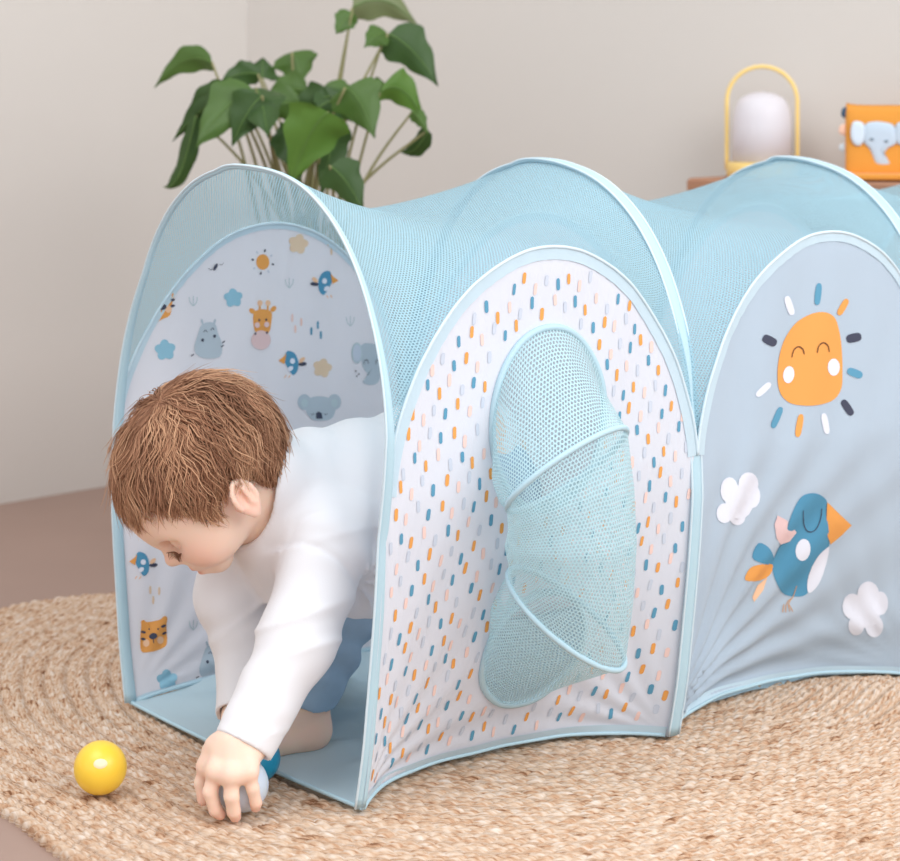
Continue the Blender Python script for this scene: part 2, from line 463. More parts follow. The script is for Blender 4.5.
# floor --------------------------------------------------------------
def floor_panel():
    n = 40; u = np.linspace(0, NSEG * E_T, NSEG * n + 1)
    seg = np.minimum((u / E_T).astype(int), NSEG - 1); s = u / E_T - seg
    wid = np.array([abs(prof(0.0)[0]) - 0.068 * (1 - abs(2 * a - 1) ** (3.4 if g == 0 else 2.8)) for a, g in zip(s, seg)])
    t = np.linspace(-1, 1, 41)
    U, T = np.meshgrid(u, t, indexing='ij')
    w = np.where(T > 0, wid[:, None], abs(prof(0.0)[0]) - 0.012 * (1 - np.abs(2 * s[:, None] - 1) ** 3.4)) * T
    z = 0.0035 + 0.014 * np.clip(-T, 0, 1) ** 6 * (1 - np.abs(2 * s[:, None] - 1) ** 4) + 0.0016 * np.sin(U * 60 + 6 * np.sin(T * 4)) * np.sin(T * 9 + U * 13) + 0.0022 * (np.sin(T * 13 - U * 46 + 2 * np.sin(U * 21)) + 1) * np.exp(-((U - 0.12) / 0.10) ** 2) + 0.001 * np.sin(U * 23 + T * 17)
    z = 0.003 + (z - 0.003) * np.clip(U / 0.08, 0, 1) + 0.0016 * np.clip(1 - U / 0.02, 0, 1)
    uu = U - 0.006 * (1 - T ** 2) * np.clip(1 - U / 0.05, 0, 1)
    P = to_world(uu, w, z)
    o = mesh_obj('floor_panel', P.reshape(-1, 3), grid_faces(len(u), 41), M_blue, tent)
    mb = MB(); mb.add(*tube(P[0] + [0, 0, -0.001], 0.0022, n=7)); mb.build('piping', M_sleeve, o)
    return o
floor_panel()

# panels with their prints -----------------------------------------------
class Panel:
    """one printed side panel; prints are ink faces lying on the cloth of the same mesh"""
    def __init__(self, seg, far, base, ns=57, nz=61, holes=()):
        self.seg, self.far = seg, far
        self.holes = holes
        self.mb_v, self.mb_f, self.mb_i, self.n = [], [], [], 0
        s = (1 - np.cos(np.linspace(0, np.pi, ns))) / 2
        t = np.linspace(0, 1, nz)
        S, T = np.meshgrid(s, t, indexing='ij')
        f = grid_faces(ns, nz)
        X, Z = (S * E_T).ravel()[f].mean(1), (seam(S) * T).ravel()[f].mean(1)
        f = f[~self.in_hole(X, Z)]
        self._add(panel_pt(seg, S, seam(S) * T, far).reshape(-1, 3), f.tolist(), 0)
        self.base = base
    def _add(self, v, f, mi):
        self.mb_v.append(np.asarray(v)); self.mb_f += [tuple(int(a) + self.n for a in q) for q in f]; self.mb_i += [mi] * len(f); self.n += len(v)
    def in_hole(self, x, z, grow=0.0):
        r = np.zeros(np.shape(x), bool)
        for (cx, cz, a, b) in self.holes:
            r |= ((x - cx) / (a + grow)) ** 2 + ((z - cz) / (b + grow)) ** 2 < 1
        return r
    def px(self, pts):
        return np.array([locate(self.seg, self.far, *p) for p in pts])
    def ink_px(self, pts, color, layer=1, smooth=0):
        if smooth: pts = catmull(pts, smooth, closed=True)
        self.ink(self.px(pts), color, layer)
    def ell_px(self, x, y, a, b, color, rot=0.0, layer=1, n=18):
        t = np.linspace(0, 2 * np.pi, n, endpoint=False); c, s = math.cos(rot), math.sin(rot)
        self.ink_px([(x + a * math.cos(q) * c - b * math.sin(q) * s, y + a * math.cos(q) * s + b * math.sin(q) * c) for q in t], color, layer)
    def bar_px(self, x0, y0, x1, y1, wd, color, layer=1):
        d = math.hypot(x1 - x0, y1 - y0)
        self.ell_bar((x0 + x1) / 2, (y0 + y1) / 2, d / 2, wd / 2, math.atan2(y1 - y0, x1 - x0), color, layer)
    def ell_bar(self, x, y, a, b, rot, color, layer):
        t = np.linspace(0, 2 * np.pi, 16, endpoint=False); c, s = math.cos(rot), math.sin(rot)
        q = [(math.copysign(abs(math.cos(k)) ** .55, math.cos(k)) * a, math.copysign(abs(math.sin(k)) ** .8, math.sin(k)) * b) for k in t]
        self.ink_px([(x + p * c - r * s, y + p * s + r * c) for p, r in q], color, layer)
    def line_px(self, pts, wd, color, layer=2):
        self.stroke(self.px(catmull(pts, 5) if len(pts) > 2 else pts), wd, color, layer, n=2)
    def cloud_px(self, x, y, r, color, lobes=5, rot=0.0, layer=1, sx=1.0, sy=1.0):
        t = np.linspace(0, 2 * np.pi, 40, endpoint=False)
        rad = r * (0.72 + 0.30 * np.abs(np.cos(lobes / 2 * (t + rot))))
        self.ink_px(np.stack([x + rad * np.cos(t) * sx, y + rad * np.sin(t) * sy], -1), color, layer)
    def point(self, x, l, off=0.0):
        """x metres along, l metres up the cloth"""
        s = np.asarray(x) / E_T; l = np.asarray(l)
        return panel_pt(self.seg, s, l, self.far) + panel_n(self.seg, s, l, self.far) * off
    def ink(self, poly, color, layer=1, rings=None):
        poly = np.asarray(poly, float); c = poly.mean(0); m = len(poly)
        ext = np.abs(poly - c).max()
        rings = rings or max(1, min(12, int(ext / 0.003)))
        off = 0.0004 * layer + 0.0003
        k = np.linspace(0, 1, rings + 1)[1:]
        q = c + (poly - c)[None] * k[:, None, None]
        pts = np.concatenate([[c], q.reshape(-1, 2)])
        s0 = pts[:, 0]; v = self.point(s0, pts[:, 1], off)
        f = [(0, 1 + i, 1 + (i + 1) % m) for i in range(m)]
        for r in range(rings - 1):
            for i in range(m):
                j = (i + 1) % m; a = 1 + r * m
                f.append((a + i, a + m + i, a + m + j, a + j))
        self._add(v, f, 1 + INKS.index(color))
    def stroke(self, path, width, color, layer=2, n=6):
        p = catmull(path, n) if len(path) > 2 else np.array(path, float)
        p = resample(p, max(3, len(p)))
        t = np.gradient(p, axis=0); t /= np.linalg.norm(t, axis=1)[:, None] + 1e-12
        nn = np.stack([-t[:, 1], t[:, 0]], -1) * width / 2
        off = 0.0004 * layer + 0.0003
        v = np.concatenate([self.point(*(p + nn).T, off), self.point(*(p - nn).T, off)])
        m = len(p)
        self._add(v, [(i, i + 1, m + i + 1, m + i) for i in range(m - 1)], 1 + INKS.index(color))
    def ell(self, x, y, a, b, color, rot=0.0, layer=1, n=20):
        t = np.linspace(0, 2 * np.pi, n, endpoint=False); c, s = math.cos(rot), math.sin(rot)
        X, Y = a * np.cos(t), b * np.sin(t)
        self.ink(np.stack([x + X * c - Y * s, y + X * s + Y * c], -1), color, layer)
    def dash(self, x, y, length, width, ang, color, layer=1):
        """rounded bar; ang measured from upright"""
        t = np.linspace(0, np.pi, 5); r = width / 2; h = length / 2 - r
        pts = [(r * math.cos(a), h + r * math.sin(a)) for a in t] + [(-r * math.cos(a), -h - r * math.sin(a)) for a in t]
        c, s = math.cos(ang), math.sin(ang)
        self.ink([(x + p * c - q * s, y + p * s + q * c) for p, q in pts], color, layer)
    def cloud(self, x, y, r, color, rot=0.0, layer=1):
        t = np.linspace(0, 2 * np.pi, 40, endpoint=False)
        rad = r * (0.78 + 0.24 * np.abs(np.cos(2.5 * (t + rot))))
        self.ink(np.stack([x + rad * np.cos(t) * 1.08, y + rad * np.sin(t) * 0.92], -1), color, layer)
    def build(self, name):
        return mesh_obj(name, np.concatenate(self.mb_v), self.mb_f, [self.base] + [INK[k] for k in INKS], tent, idx=self.mb_i)
    def trims(self, panel, band, pipe):
        """hem strips along the seam, the hoops and the floor, with piping on the outside"""
        def strip(in_, out_, m, nm, off=0.0011):
            o = off
            v = np.concatenate([self.point(*in_.T, o), self.point(*out_.T, o)]); n = len(in_)
            return mesh_obj(nm, v, [(i, i + 1, n + i + 1, n + i) for i in range(n - 1)], m, panel)
        a = np.linspace(0.02, np.pi - 0.02, 90); s = (1 - np.cos(a)) / 2
        out_ = np.stack([s * E_T, seam(s)], -1); mid = np.array([E_T / 2, 0.28])
        d = mid - out_; d /= np.linalg.norm(d, axis=1)[:, None]
        strip(out_ + d * band * 1.15, out_, M_trim, 'seam_band')
        s = np.linspace(0.012, 0.988, 60)
        strip(np.stack([s * E_T, np.full(60, band)], -1), np.stack([s * E_T, np.full(60, 0.001)], -1), M_trim, 'hem')
        P = self.point(*out_.T, 0.0012)
        mb = MB(); mb.add(*tube(P, pipe, n=7)); mb.build('piping', M_pipe, panel)
        P = self.point(s * E_T, np.full(60, 0.0015), 0.001)
        mb = MB(); mb.add(*tube(P, pipe * 1.2, n=7)); mb.build('piping', M_sleeve, panel)
M_trim = mat('pale_trim_tape', srgb(204, 225, 236), rough=0.6, translucent=0.15)

def locate(seg, far, px, py):
    """cloth coordinates (metres along, metres up) of the spot the photo shows at a pixel"""
    s0, l0, ws, wl = 0.5, 0.27, 0.5, 0.27
    for it in range(7):
        S, Z = np.meshgrid(np.linspace(s0 - ws, s0 + ws, 25), np.linspace(max(0, l0 - wl), l0 + wl, 31), indexing='ij')
        P = panel_pt(seg, S, Z, far)
        d = (450 + FPX * P[..., 0] / P[..., 1] - px) ** 2 + (HORIZ + FPX * (CAM_H - P[..., 2]) / P[..., 1] - py) ** 2
        k = np.unravel_index(d.argmin(), d.shape); s0, l0 = S[k], Z[k]; ws *= 0.3; wl *= 0.3
    return s0 * E_T, l0
# front panel of the first bay: rows of little coloured dashes, two round openings
RIM1 = locate(0, False, 547, 418) + (0.071, 0.090)
RIM2 = locate(0, False, 532, 648) + (0.064, 0.062)
p0 = Panel(0, False, M_print, ns=150, nz=170, holes=(RIM1, RIM2))
rows = np.arange(0.022, 0.53, 0.0232)
for i, z in enumerate(rows):
    cyc = ['blue', 'orange', 'blush', 'mist']
    for j, x in enumerate(np.arange(0.004 + (i % 3) * 0.0045, E_T, 0.0140)):
        xx = x + random.uniform(-.0013, .0013); zz = z + random.uniform(-.003, .003) + 0.0085 * ((j + i) % 2)
        if not (0.008 < xx < E_T - 0.008) or zz > float(seam(xx / E_T)) - 0.022 or zz < 0.018: continue
        if p0.in_hole(np.array(xx), np.array(zz), 0.008): continue
        p0.dash(xx, zz, random.uniform(.0108, .0128), random.uniform(.0038, .0045), random.uniform(-.12, .10), cyc[(j + i * 2 + (i // 3)) % 4])
panel0 = p0.build('side_panel'); panel0['label'] = 'white panel printed with small coloured dashes'
p0.trims(panel0, 0.011, 0.0017)

# grey-blue panel of the second bay: sun, bird, clouds
p1 = Panel(1, False, M_grey, ns=70, nz=90)
p1.ink_px([(818, 312), (833, 316), (839, 332), (841.5, 352), (842, 372), (841, 388), (834, 399), (820, 404.5), (803, 405.5), (788, 402), (779, 391), (777, 372), (780, 351), (787, 334), (799, 320)], 'orange', 1, smooth=4)
for (a, b, c, d, w, k) in [(819, 283, 816.5, 305, 6.5, 'blue'), (847, 299, 838, 315, 6.5, 'orange'), (846, 339.5, 861, 336, 9, 'navy'), (847, 370, 862, 376, 8, 'blue'),
                           (842, 400, 852, 415, 7.5, 'navy'), (823, 413, 827, 434, 6.5, 'white'), (801, 414, 797, 437, 6.5, 'orange'), (781, 407, 772, 428, 6.5, 'blue'),
                           (770, 383, 756, 396, 6.5, 'white'), (776, 344, 762.5, 337, 9, 'navy'), (792, 315, 786, 296, 7, 'white')]:
    p1.bar_px(a, b, c, d, w, k)
p1.ell_px(788, 374.5, 5.6, 8.6, 'white', 0.15, 2); p1.ell_px(833, 367, 6, 8.6, 'white', 0, 2)
p1.line_px([(791, 357), (793, 350), (797.5, 346.5), (802, 349), (803.5, 354)], 0.0013, 'brown', 3)
p1.line_px([(816.5, 352.5), (818, 346), (822.5, 342.5), (827, 345.5), (828.5, 351.5)], 0.0013, 'brown', 3)
p1.ink_px([(813, 493), (822, 496), (827, 503), (827, 518), (829, 536), (828, 548), (820, 566), (812, 585), (806, 594), (797, 596.5), (784, 594), (777, 584), (772, 567), (776, 552), (783, 540), (788, 524), (794, 508), (802, 496)], 'teal', 1, smooth=4)
p1.ink_px([(826.5, 502), (829, 504), (839, 514), (851, 525), (841, 535), (830, 544), (827, 536), (826, 518)], 'orange', 2)
p1.ink_px([(828.5, 547), (826, 562), (820, 580), (813, 590), (807.5, 592), (807, 580), (811, 567), (818, 555), (825, 548.5)], 'white', 2, smooth=3)
p1.ell_px(802.5, 549.5, 7.3, 11, 'white', 0.15, 2)
p1.line_px([(802.5, 510), (803, 523), (806, 530), (811, 531.5), (816, 528), (820, 518), (821, 508)], 0.0011, 'navy', 3)
p1.ink_px([(777, 515), (786, 520), (796, 532), (789, 541), (780, 544), (776, 538), (774, 524)], 'rose', 2)
p1.ink_px([(758, 543), (768, 547), (773, 556), (773, 564), (762, 563), (752, 557)], 'teal', 1, smooth=3)
p1.ink_px([(772, 564), (770, 574), (760, 580), (745, 580), (749, 569), (757, 565)], 'orange', 1, smooth=3)
p1.ink_px([(767, 577), (763, 590), (754, 602), (752, 597), (757, 585)], 'coral', 1)
for pts in ([(796, 585), (792, 597), (788, 600), (785, 606)], [(791, 598), (788, 604), (789, 611)], [(783, 604), (782, 612)], [(785, 606), (785, 612)], [(788, 604), (792, 611)]):
    p1.line_px(pts, 0.0011, 'straw', 3)
for lobes in ([(729, 490, 9, 13), (748, 484, 10, 12), (752, 496, 8, 12), (724, 513, 8, 10), (739, 502, 14, 17), (737, 517, 8, 8)],
              [(868, 594, 11, 13), (852, 606, 10, 13), (880, 603, 8, 12), (866, 612, 14, 16), (856, 625, 8, 10), (874, 626, 9, 11)]):
    for (x, y, a, b) in lobes: p1.ell_px(x, y, a, b, 'white', 0, 1, n=16)
panel1 = p1.build('side_panel'); panel1['label'] = 'grey blue panel printed with a smiling sun, a bird and clouds'
p1.trims(panel1, 0.009, 0.0017)
p2 = Panel(2, False, M_print); panel2 = p2.build('side_panel'); p2.trims(panel2, 0.010, 0.0021)

# far panel of the first bay, seen from inside: animal heads, clouds, rain, grass
pf = Panel(0, True, M_print, ns=70, nz=80)
for x, y, r in ((233, 298, 9.5), (165, 350, 10.5), (167, 680, 10.5)): pf.cloud_px(x, y, r, 'sky', 5, 0.4)
for x, y, r in ((298, 244, 10), (322, 368, 9.5)): pf.cloud_px(x, y, r, 'sand', 5, 0.1)
pf.ell_px(262.5, 262, 6.6, 7.8, 'orange')
for k in range(8):
    a = k * math.pi / 4 + 0.2
    pf.bar_px(262.5 + 9 * math.cos(a), 262 + 10 * math.sin(a), 262.5 + 11.5 * math.cos(a), 262 + 13 * math.sin(a), 1.8, ('navy', 'mist')[k % 2])
# giraffe
pf.ink_px([(254, 312), (262, 309), (271, 312), (271, 322), (268, 333), (256, 333), (253, 322)], 'orange', 1, smooth=3)
pf.ell_px(260.5, 340, 9.8, 9.6, 'rose', 0, 2)
for x, y in ((252, 311), (273, 309)): pf.ell_px(x, y, 3.5, 2.4, 'orange', 0.6 if x < 260 else -0.8)
for x in (259.5, 267.5): pf.bar_px(x, 304, x, 311, 1.8, 'orange'); pf.ell_px(x, 303, 2.6, 3, 'coral', 0, 2)
for x, y in ((258.5, 320), (265.5, 319.5)): pf.ell_px(x, y, .9, 1.2, 'navy', 0, 3)
for x, y in ((256.5, 325), (266, 324.5)): pf.ell_px(x, y, 2.6, 2.8, 'rose', 0, 3)
for x, y in ((254.5, 333.5), (266, 332.5)): pf.ell_px(x, y, .9, 1.4, 'navy', .5, 4)
# hippos
for x, y in ((208, 340), (213, 662)):
    pf.ink_px([(x - 6, y - 16), (x + 6, y - 17), (x + 10, y - 6), (x + 14, y + 5), (x + 11, y + 17), (x - 6, y + 18), (x - 14, y + 10), (x - 11, y - 4)], 'grey', 1, smooth=3)
    for dx in (-7, 7): pf.bar_px(x + dx, y - 21, x + dx * .8, y - 16, 2.2, 'grey')
    for dx, dy in ((-6, 0), (6, -4)): pf.ell_px(x + dx, y + dy, 1.4, 1.6, 'navy', 0, 3)
    pf.line_px([(x - 5, y - 8), (x - 3.2, y - 10), (x - 1.5, y - 8)], 0.0007, 'navy', 3); pf.line_px([(x + 2, y - 10), (x + 4, y - 12), (x + 5.5, y - 10)], 0.0007, 'navy', 3)
    for dx, dy in ((-16, 15), (15, 2), (14, 6)): pf.bar_px(x + dx - 1.6, y + dy + 1, x + dx + 1.6, y + dy - 1, 1.2, 'navy', 2)
# birds
for x, y, d in ((326, 283, 1), (290, 363, -1), (141, 564, -1)):
    q = lambda pts: [(x + d * a, y + b) for a, b in pts]
    pf.ink_px(q([(-8, -1), (-5, -9), (0, -12), (4, -11), (6, -3), (3, 4), (0, 9), (-3, 12), (-7, 8)]), 'teal', 1, smooth=3)
    pf.ink_px(q([(4, -10), (6, -7), (12, -2.5), (6, 1), (5, -4)]), 'orange', 2)
    pf.ell_px(x - d * 2, y - 2, 2.6, 2.8, 'white', 0, 2); pf.ell_px(x + d * 0, y + 5.5, 3, 2.2, 'white', -0.7, 2)
    pf.ell_px(x - d * 12, y + 1, 4.2, 2, 'navy', 0.1 * d, 2); pf.ell_px(x - d * 11.5, y - 3, 3.6, 2, 'coral', 0.8 * d, 2)
    for dx in (0, 4): pf.bar_px(x + d * dx, y + 12, x + d * (dx + 2), y + 15, 1, 'coral')
# koala, elephant
pf.ink_px([(306, 403), (312, 397), (326, 397), (335, 403), (334, 414), (328, 420), (313, 420), (306, 412)], 'grey', 1, smooth=3)
for x in (304, 334): pf.ell_px(x, 402, 6.8, 8, 'grey', 0, 1); pf.ell_px(x, 403, 3.4, 4.4, 'sage', 0, 2)
pf.ink_px([(315.5, 413), (318, 411.5), (321, 413), (322, 418.5), (315.5, 418.5)], 'navy', 3)
for x in (312, 325): pf.line_px([(x - 1.6, 413.5), (x, 414.6), (x + 1.6, 413.2)], 0.0007, 'navy', 3)
pf.ink_px([(361, 345), (374, 344), (383, 348), (385, 360), (381, 374), (377, 383), (369, 385), (362, 382), (368, 376), (362, 366)], 'grey', 1, smooth=3)
pf.ell_px(356.5, 353, 5.5, 10.5, 'sage', 0, 1); pf.ell_px(356.5, 353, 4.2, 8.8, 'mist', 0, 2)
for x in (365.5, 377): pf.line_px([(x - 2, 364), (x - 1.6, 360.5), (x + 1, 360), (x + 2, 363.5)], 0.0009, 'navy', 3)
for x, y in ((355, 371), (358, 374), (356, 376)): pf.ell_px(x, y, .8, .8, 'navy', 0, 3)
# tiger heads
for x, y, k in ((153, 634, 0), (166, 305, 1)):
    pf.ink_px([(x - 12, y - 8), (x - 12, y - 13), (x - 9, y - 14), (x - 6, y - 12), (x + 6, y - 14), (x + 11, y - 18), (x + 14, y - 16), (x + 13, y - 8), (x + 14, y + 8), (x + 10, y + 14), (x - 4, y + 18), (x - 12, y + 17), (x - 13, y + 4)] if not k else
              [(x + 8, y - 16), (x + 10, y - 14), (x + 6, y - 2), (x + 4, y + 10), (x - 4, y + 14), (x - 11, y + 18), (x - 9, y + 8), (x - 2, y - 4)], 'orange', 1, smooth=3)
    pf.ell_px(x - (0 if not k else 4), y + 2, 4, 3, 'navy', -0.2, 3)
    for dx, dy in ((-7, 9), (7, 6)) if not k else ((2, 4),): pf.ell_px(x + dx, y + dy, 3.4, 3.8, 'coral', 0, 2)
    for dx, dy, r in ((-10, -2, 0.2), (-10, 5, 0.2), (10, -8, -.4), (11, -1, -.4)) if not k else ((6, -5, -.3), (6, 1, -.3)): pf.ell_px(x + dx, y + dy, 2.6, 1.3, 'navy', r, 2)
    if not k:
        for dx in (-4, 5): pf.ell_px(x + dx, y - 5, .8, .9, 'navy', 0, 2)
        pf.line_px([(x, y + 5), (x + .5, y + 9)], 0.0007, 'navy', 3)
pf.ell_px(215, 267, 1.5, 4, 'navy', 0.5, 2); pf.line_px([(208, 268), (210, 270), (212, 269)], 0.0006, 'navy'); pf.line_px([(219, 264), (221, 265), (223, 263)], 0.0006, 'navy')
for x, y, c in ((311, 331, 'blue'), (317.5, 325, 'blue'), (320.5, 335, 'blue'), (292, 318, 'blush'), (301, 322, 'blush'), (295, 329, 'blush'), (328, 242, 'sand'), (336, 246, 'sand'), (331, 251, 'sand'),
                (150, 590, 'sand'), (159, 591, 'sand'), (153, 600, 'sand'), (236, 420, 'sand')):
    pf.bar_px(x, y - 4, x, y + 4, 2.2, c)
for x, y in ((289, 283), (350, 321), (193, 301), (193, 625), (368, 600)):
    for dx in (-4, 0, 4): pf.line_px([(x + dx, y - 4 - (dx == 0) * 1), (x + dx * .8, y + 1), (x, y + 5)], 0.0011, 'sage', 1)
panelf = pf.build('side_panel'); panelf['label'] = 'far white panel printed with animal heads and clouds'
pf.trims(panelf, 0.006, 0.0018)
for sg in (1, 2):
    q = Panel(sg, True, M_print); o = q.build('side_panel'); q.trims(o, 0.009, 0.0021)

# mesh ball chute looping from the upper opening of the dashed panel to the lower one
def chute():
    e = np.r_[EV, 0]; r = np.r_[R_T, 0]; zz = np.array([0, 0, 1.0])
    n = 48; ph = np.linspace(0, 2 * np.pi, n, endpoint=False); c, s = np.cos(ph)[:, None], np.sin(ph)[:, None]
    def rim(R, flip):
        return p0.point(R[0] + R[2] * c[:, 0], R[1] + flip * R[3] * s[:, 0], 0.002)
    def at(px, py, w):
        x, z = locate(0, False, px, py); return panel_pt(0, x / E_T, z) + r * w
    c1 = at(524, 460, 0.066); c2 = at(524, 606, 0.066); cm = at(526, 534, 0.068)
    ring1 = c1 + c * (0.068 * e + 0.020 * zz) + s * (0.036 * r + 0.034 * zz)
    ring2 = c2 + c * (0.066 * e - 0.034 * zz) + s * (0.040 * r - 0.036 * zz)
    mid = cm + c * 0.069 * e + s * 0.054 * r
    r1, r2 = rim(RIM1, 1), rim(RIM2, -1)
    pre = r1 * .52 + ring1 * .48 - 0.012 * r + 0.010 * zz * s
    post = r2 * .52 + ring2 * .48 - 0.012 * r - 0.006 * zz * s
    secs = [r1, pre, ring1, (ring1 * .5 + mid * .5) + 0.003 * r, mid, (ring2 * .5 + mid * .5) + 0.003 * r, ring2, post, r2]
    G = []
    for i in range(len(secs) - 1):
        for t in np.linspace(0, 1, 9, endpoint=False):
            if i in (2, 3, 4, 5):
                a, b = secs[i], secs[i + 1]; G.append(a * (1 - t) + b * t)
            else:
                a, b = secs[i], secs[i + 1]; G.append(a * (1 - t) + b * t)
    G.append(secs[-1]); G = np.array(G); m = len(G)
    G += (0.0012 * np.sin(ph * 14 + 0.5) [None, :, None] * np.minimum(1, np.arange(m) / 6)[:, None, None]) * r
    G = np.concatenate([G, G[:, :1]], 1)
    v_ = np.concatenate([[0], np.cumsum(np.linalg.norm(np.diff(G, axis=0), axis=2).mean(1))])
    u_ = np.linspace(0, 2 * np.pi * 0.062, n + 1)
    uv = np.stack(np.broadcast_arrays(u_[None, :], v_[:, None]), -1)
    mesh_obj('ball_chute', G.reshape(-1, 3), grid_faces(m, n + 1), M_mesh2, tent, uv=uv.reshape(-1, 2))['label'] = 'mesh tube looping from the upper opening to the lower'
    for nm, q, rd in (('chute_rim', r1, .0036), ('chute_rim', r2, .0036), ('chute_ring', ring1, .0030), ('chute_ring', ring2, .0030)):
        P = np.concatenate([catmull(q, 3, closed=True), q[:1]])
        mb = MB(); mb.add(*tube(P, rd, n=8, caps=False)); mb.build(nm, M_sleeve, tent)
chute()
# ------------------------------------------------------------------ implicit modelling: smooth solids turned into one continuous mesh
class Field:
    def __init__(s, lo, hi, h):
        s.lo = np.array(lo, float); s.h = h
        s.n = np.ceil((np.array(hi) - s.lo) / h).astype(int) + 1
        s.D = np.full(s.n, 0.06, np.float32)
    def _box(s, lo, hi):
        a = np.clip(((np.asarray(lo) - s.lo) / s.h).astype(int), 0, s.n); b = np.clip(((np.asarray(hi) - s.lo) / s.h).astype(int) + 2, 0, s.n)
        sl = tuple(slice(i, j) for i, j in zip(a, b))
        ax = [(s.lo[k] + np.arange(a[k], b[k]) * s.h).astype(np.float32) for k in range(3)]
        return sl, np.meshgrid(*ax, indexing='ij', sparse=True)
    def _mix(s, sl, d, k, op):
        A = s.D[sl]
        if op == 'add':
            if k > 0:
                hh = np.maximum(k - np.abs(A - d), 0) / k
                s.D[sl] = np.minimum(A, d) - hh * hh * k * 0.25
            else: s.D[sl] = np.minimum(A, d)
        else:
            d = -d
            if k > 0:
                hh = np.maximum(k - np.abs(A - d), 0) / k
                s.D[sl] = np.maximum(A, d) + hh * hh * k * 0.25
            else: s.D[sl] = np.maximum(A, d)
    def cone(s, a, b, ra, rb, k=0.01, op='add', squash=None):
        """capsule from a to b with two radii; squash=(axis, factor) thins it along an axis"""
        a = np.asarray(a, float); b = np.asarray(b, float); m = max(ra, rb) + k + 0.012
        sl, (X, Y, Z) = s._box(np.minimum(a, b) - m, np.maximum(a, b) + m)
        ba = b - a; L2 = max(ba.dot(ba), 1e-12)
        px, py, pz = X - a[0], Y - a[1], Z - a[2]
        t = np.clip((px * ba[0] + py * ba[1] + pz * ba[2]) / L2, 0, 1)
        qx, qy, qz = px - t * ba[0], py - t * ba[1], pz - t * ba[2]
        if squash is not None:
            n, fac = squash; n = np.asarray(n, float); n = n / np.linalg.norm(n)
            dn = qx * n[0] + qy * n[1] + qz * n[2]
            g = (fac - 1)
            qx, qy, qz = qx + g * dn * n[0], qy + g * dn * n[1], qz + g * dn * n[2]
        d = np.sqrt(qx * qx + qy * qy + qz * qz) - (ra + (rb - ra) * t)
        s._mix(sl, d.astype(np.float32), k, op)
    def chain(s, pts, rad, k=0.01, op='add', squash=None):
        for i in range(len(pts) - 1): s.cone(pts[i], pts[i + 1], rad[i], rad[i + 1], k, op, squash)
    def ell(s, c, axes, r, k=0.01, op='add'):
        c = np.asarray(c, float); m = max(r) + k + 0.012
        sl, (X, Y, Z) = s._box(c - m, c + m)
        P = [X - c[0], Y - c[1], Z - c[2]]
        q = [P[0] * ax[0] + P[1] * ax[1] + P[2] * ax[2] for ax in axes]
        k0 = np.sqrt(sum((q[i] / r[i]) ** 2 for i in range(3))); k1 = np.sqrt(sum((q[i] / r[i] ** 2) ** 2 for i in range(3)))
        d = k0 * (k0 - 1) / (k1 + 1e-6)
        s._mix(sl, d.astype(np.float32), k, op)
    def displace(s, fn):
        X, Y, Z = np.meshgrid(*[(s.lo[k] + np.arange(s.n[k]) * s.h).astype(np.float32) for k in range(3)], indexing='ij', sparse=True)
        s.D += fn(X, Y, Z).astype(np.float32)
    def mesh(s):
        D, n = s.D, s.n
        ins = D < 0
        cnt = np.zeros(n - 1, np.int8)
        for i in (0, 1):
            for j in (0, 1):
                for k in (0, 1):
                    cnt += ins[i:n[0] - 1 + i, j:n[1] - 1 + j, k:n[2] - 1 + k]
        act = (cnt > 0) & (cnt < 8)
        idx = np.full(n - 1, -1, np.int32); C = np.argwhere(act); idx[act] = np.arange(len(C))
        acc = np.zeros((len(C), 3)); num = np.zeros(len(C))
        offs = [np.array(o) for o in ((0, 0, 0), (1, 0, 0), (0, 1, 0), (1, 1, 0), (0, 0, 1), (1, 0, 1), (0, 1, 1), (1, 1, 1))]
        vals = [D[tuple((C + o).T)] for o in offs]
        for a in range(8):
            for b in range(a + 1, 8):
                if np.abs(offs[a] - offs[b]).sum() != 1: continue
                va, vb = vals[a], vals[b]; m = (va < 0) != (vb < 0)
                t = np.where(m, va / np.where(m, va - vb, 1), 0)
                acc += np.where(m[:, None], offs[a] + t[:, None] * (offs[b] - offs[a]), 0); num += m
        V = (C + acc / num[:, None]) * s.h + s.lo
        Q = []
        for ax in range(3):
            sl0 = [slice(None)] * 3; sl1 = [slice(None)] * 3; sl0[ax] = slice(0, -1); sl1[ax] = slice(1, None)
            A, B = ins[tuple(sl0)], ins[tuple(sl1)]
            E = np.argwhere(A != B); E = E[(E[:, (ax + 1) % 3] > 0) & (E[:, (ax + 2) % 3] > 0)]
            E = E[(E[:, (ax + 1) % 3] < n[(ax + 1) % 3] - 1) & (E[:, (ax + 2) % 3] < n[(ax + 2) % 3] - 1)]
            u = np.zeros(3, int); v = np.zeros(3, int); u[(ax + 1) % 3] = 1; v[(ax + 2) % 3] = 1
            q = np.stack([idx[tuple((E - u - v).T)], idx[tuple((E - v).T)], idx[tuple(E.T)], idx[tuple((E - u).T)]], -1)
            fl = ~A[tuple(E.T)]
            q[fl] = q[fl][:, ::-1]
            Q.append(q)
        Q = np.concatenate(Q); Q = Q[(Q >= 0).all(1)]
        # two rounds of light smoothing remove the grid grain
        for lam in (0.5, -0.52, 0.5, -0.52):
            S = np.zeros_like(V); W = np.zeros(len(V))
            for k in range(4):
                np.add.at(S, Q[:, k], V[Q[:, (k + 1) % 4]]); np.add.at(W, Q[:, k], 1)
                np.add.at(S, Q[:, k], V[Q[:, (k - 1) % 4]]); np.add.at(W, Q[:, k], 1)
            V = V + lam * (S / W[:, None] - V)
        return V, Q

def unit(v): v = np.asarray(v, float); return v / np.linalg.norm(v)

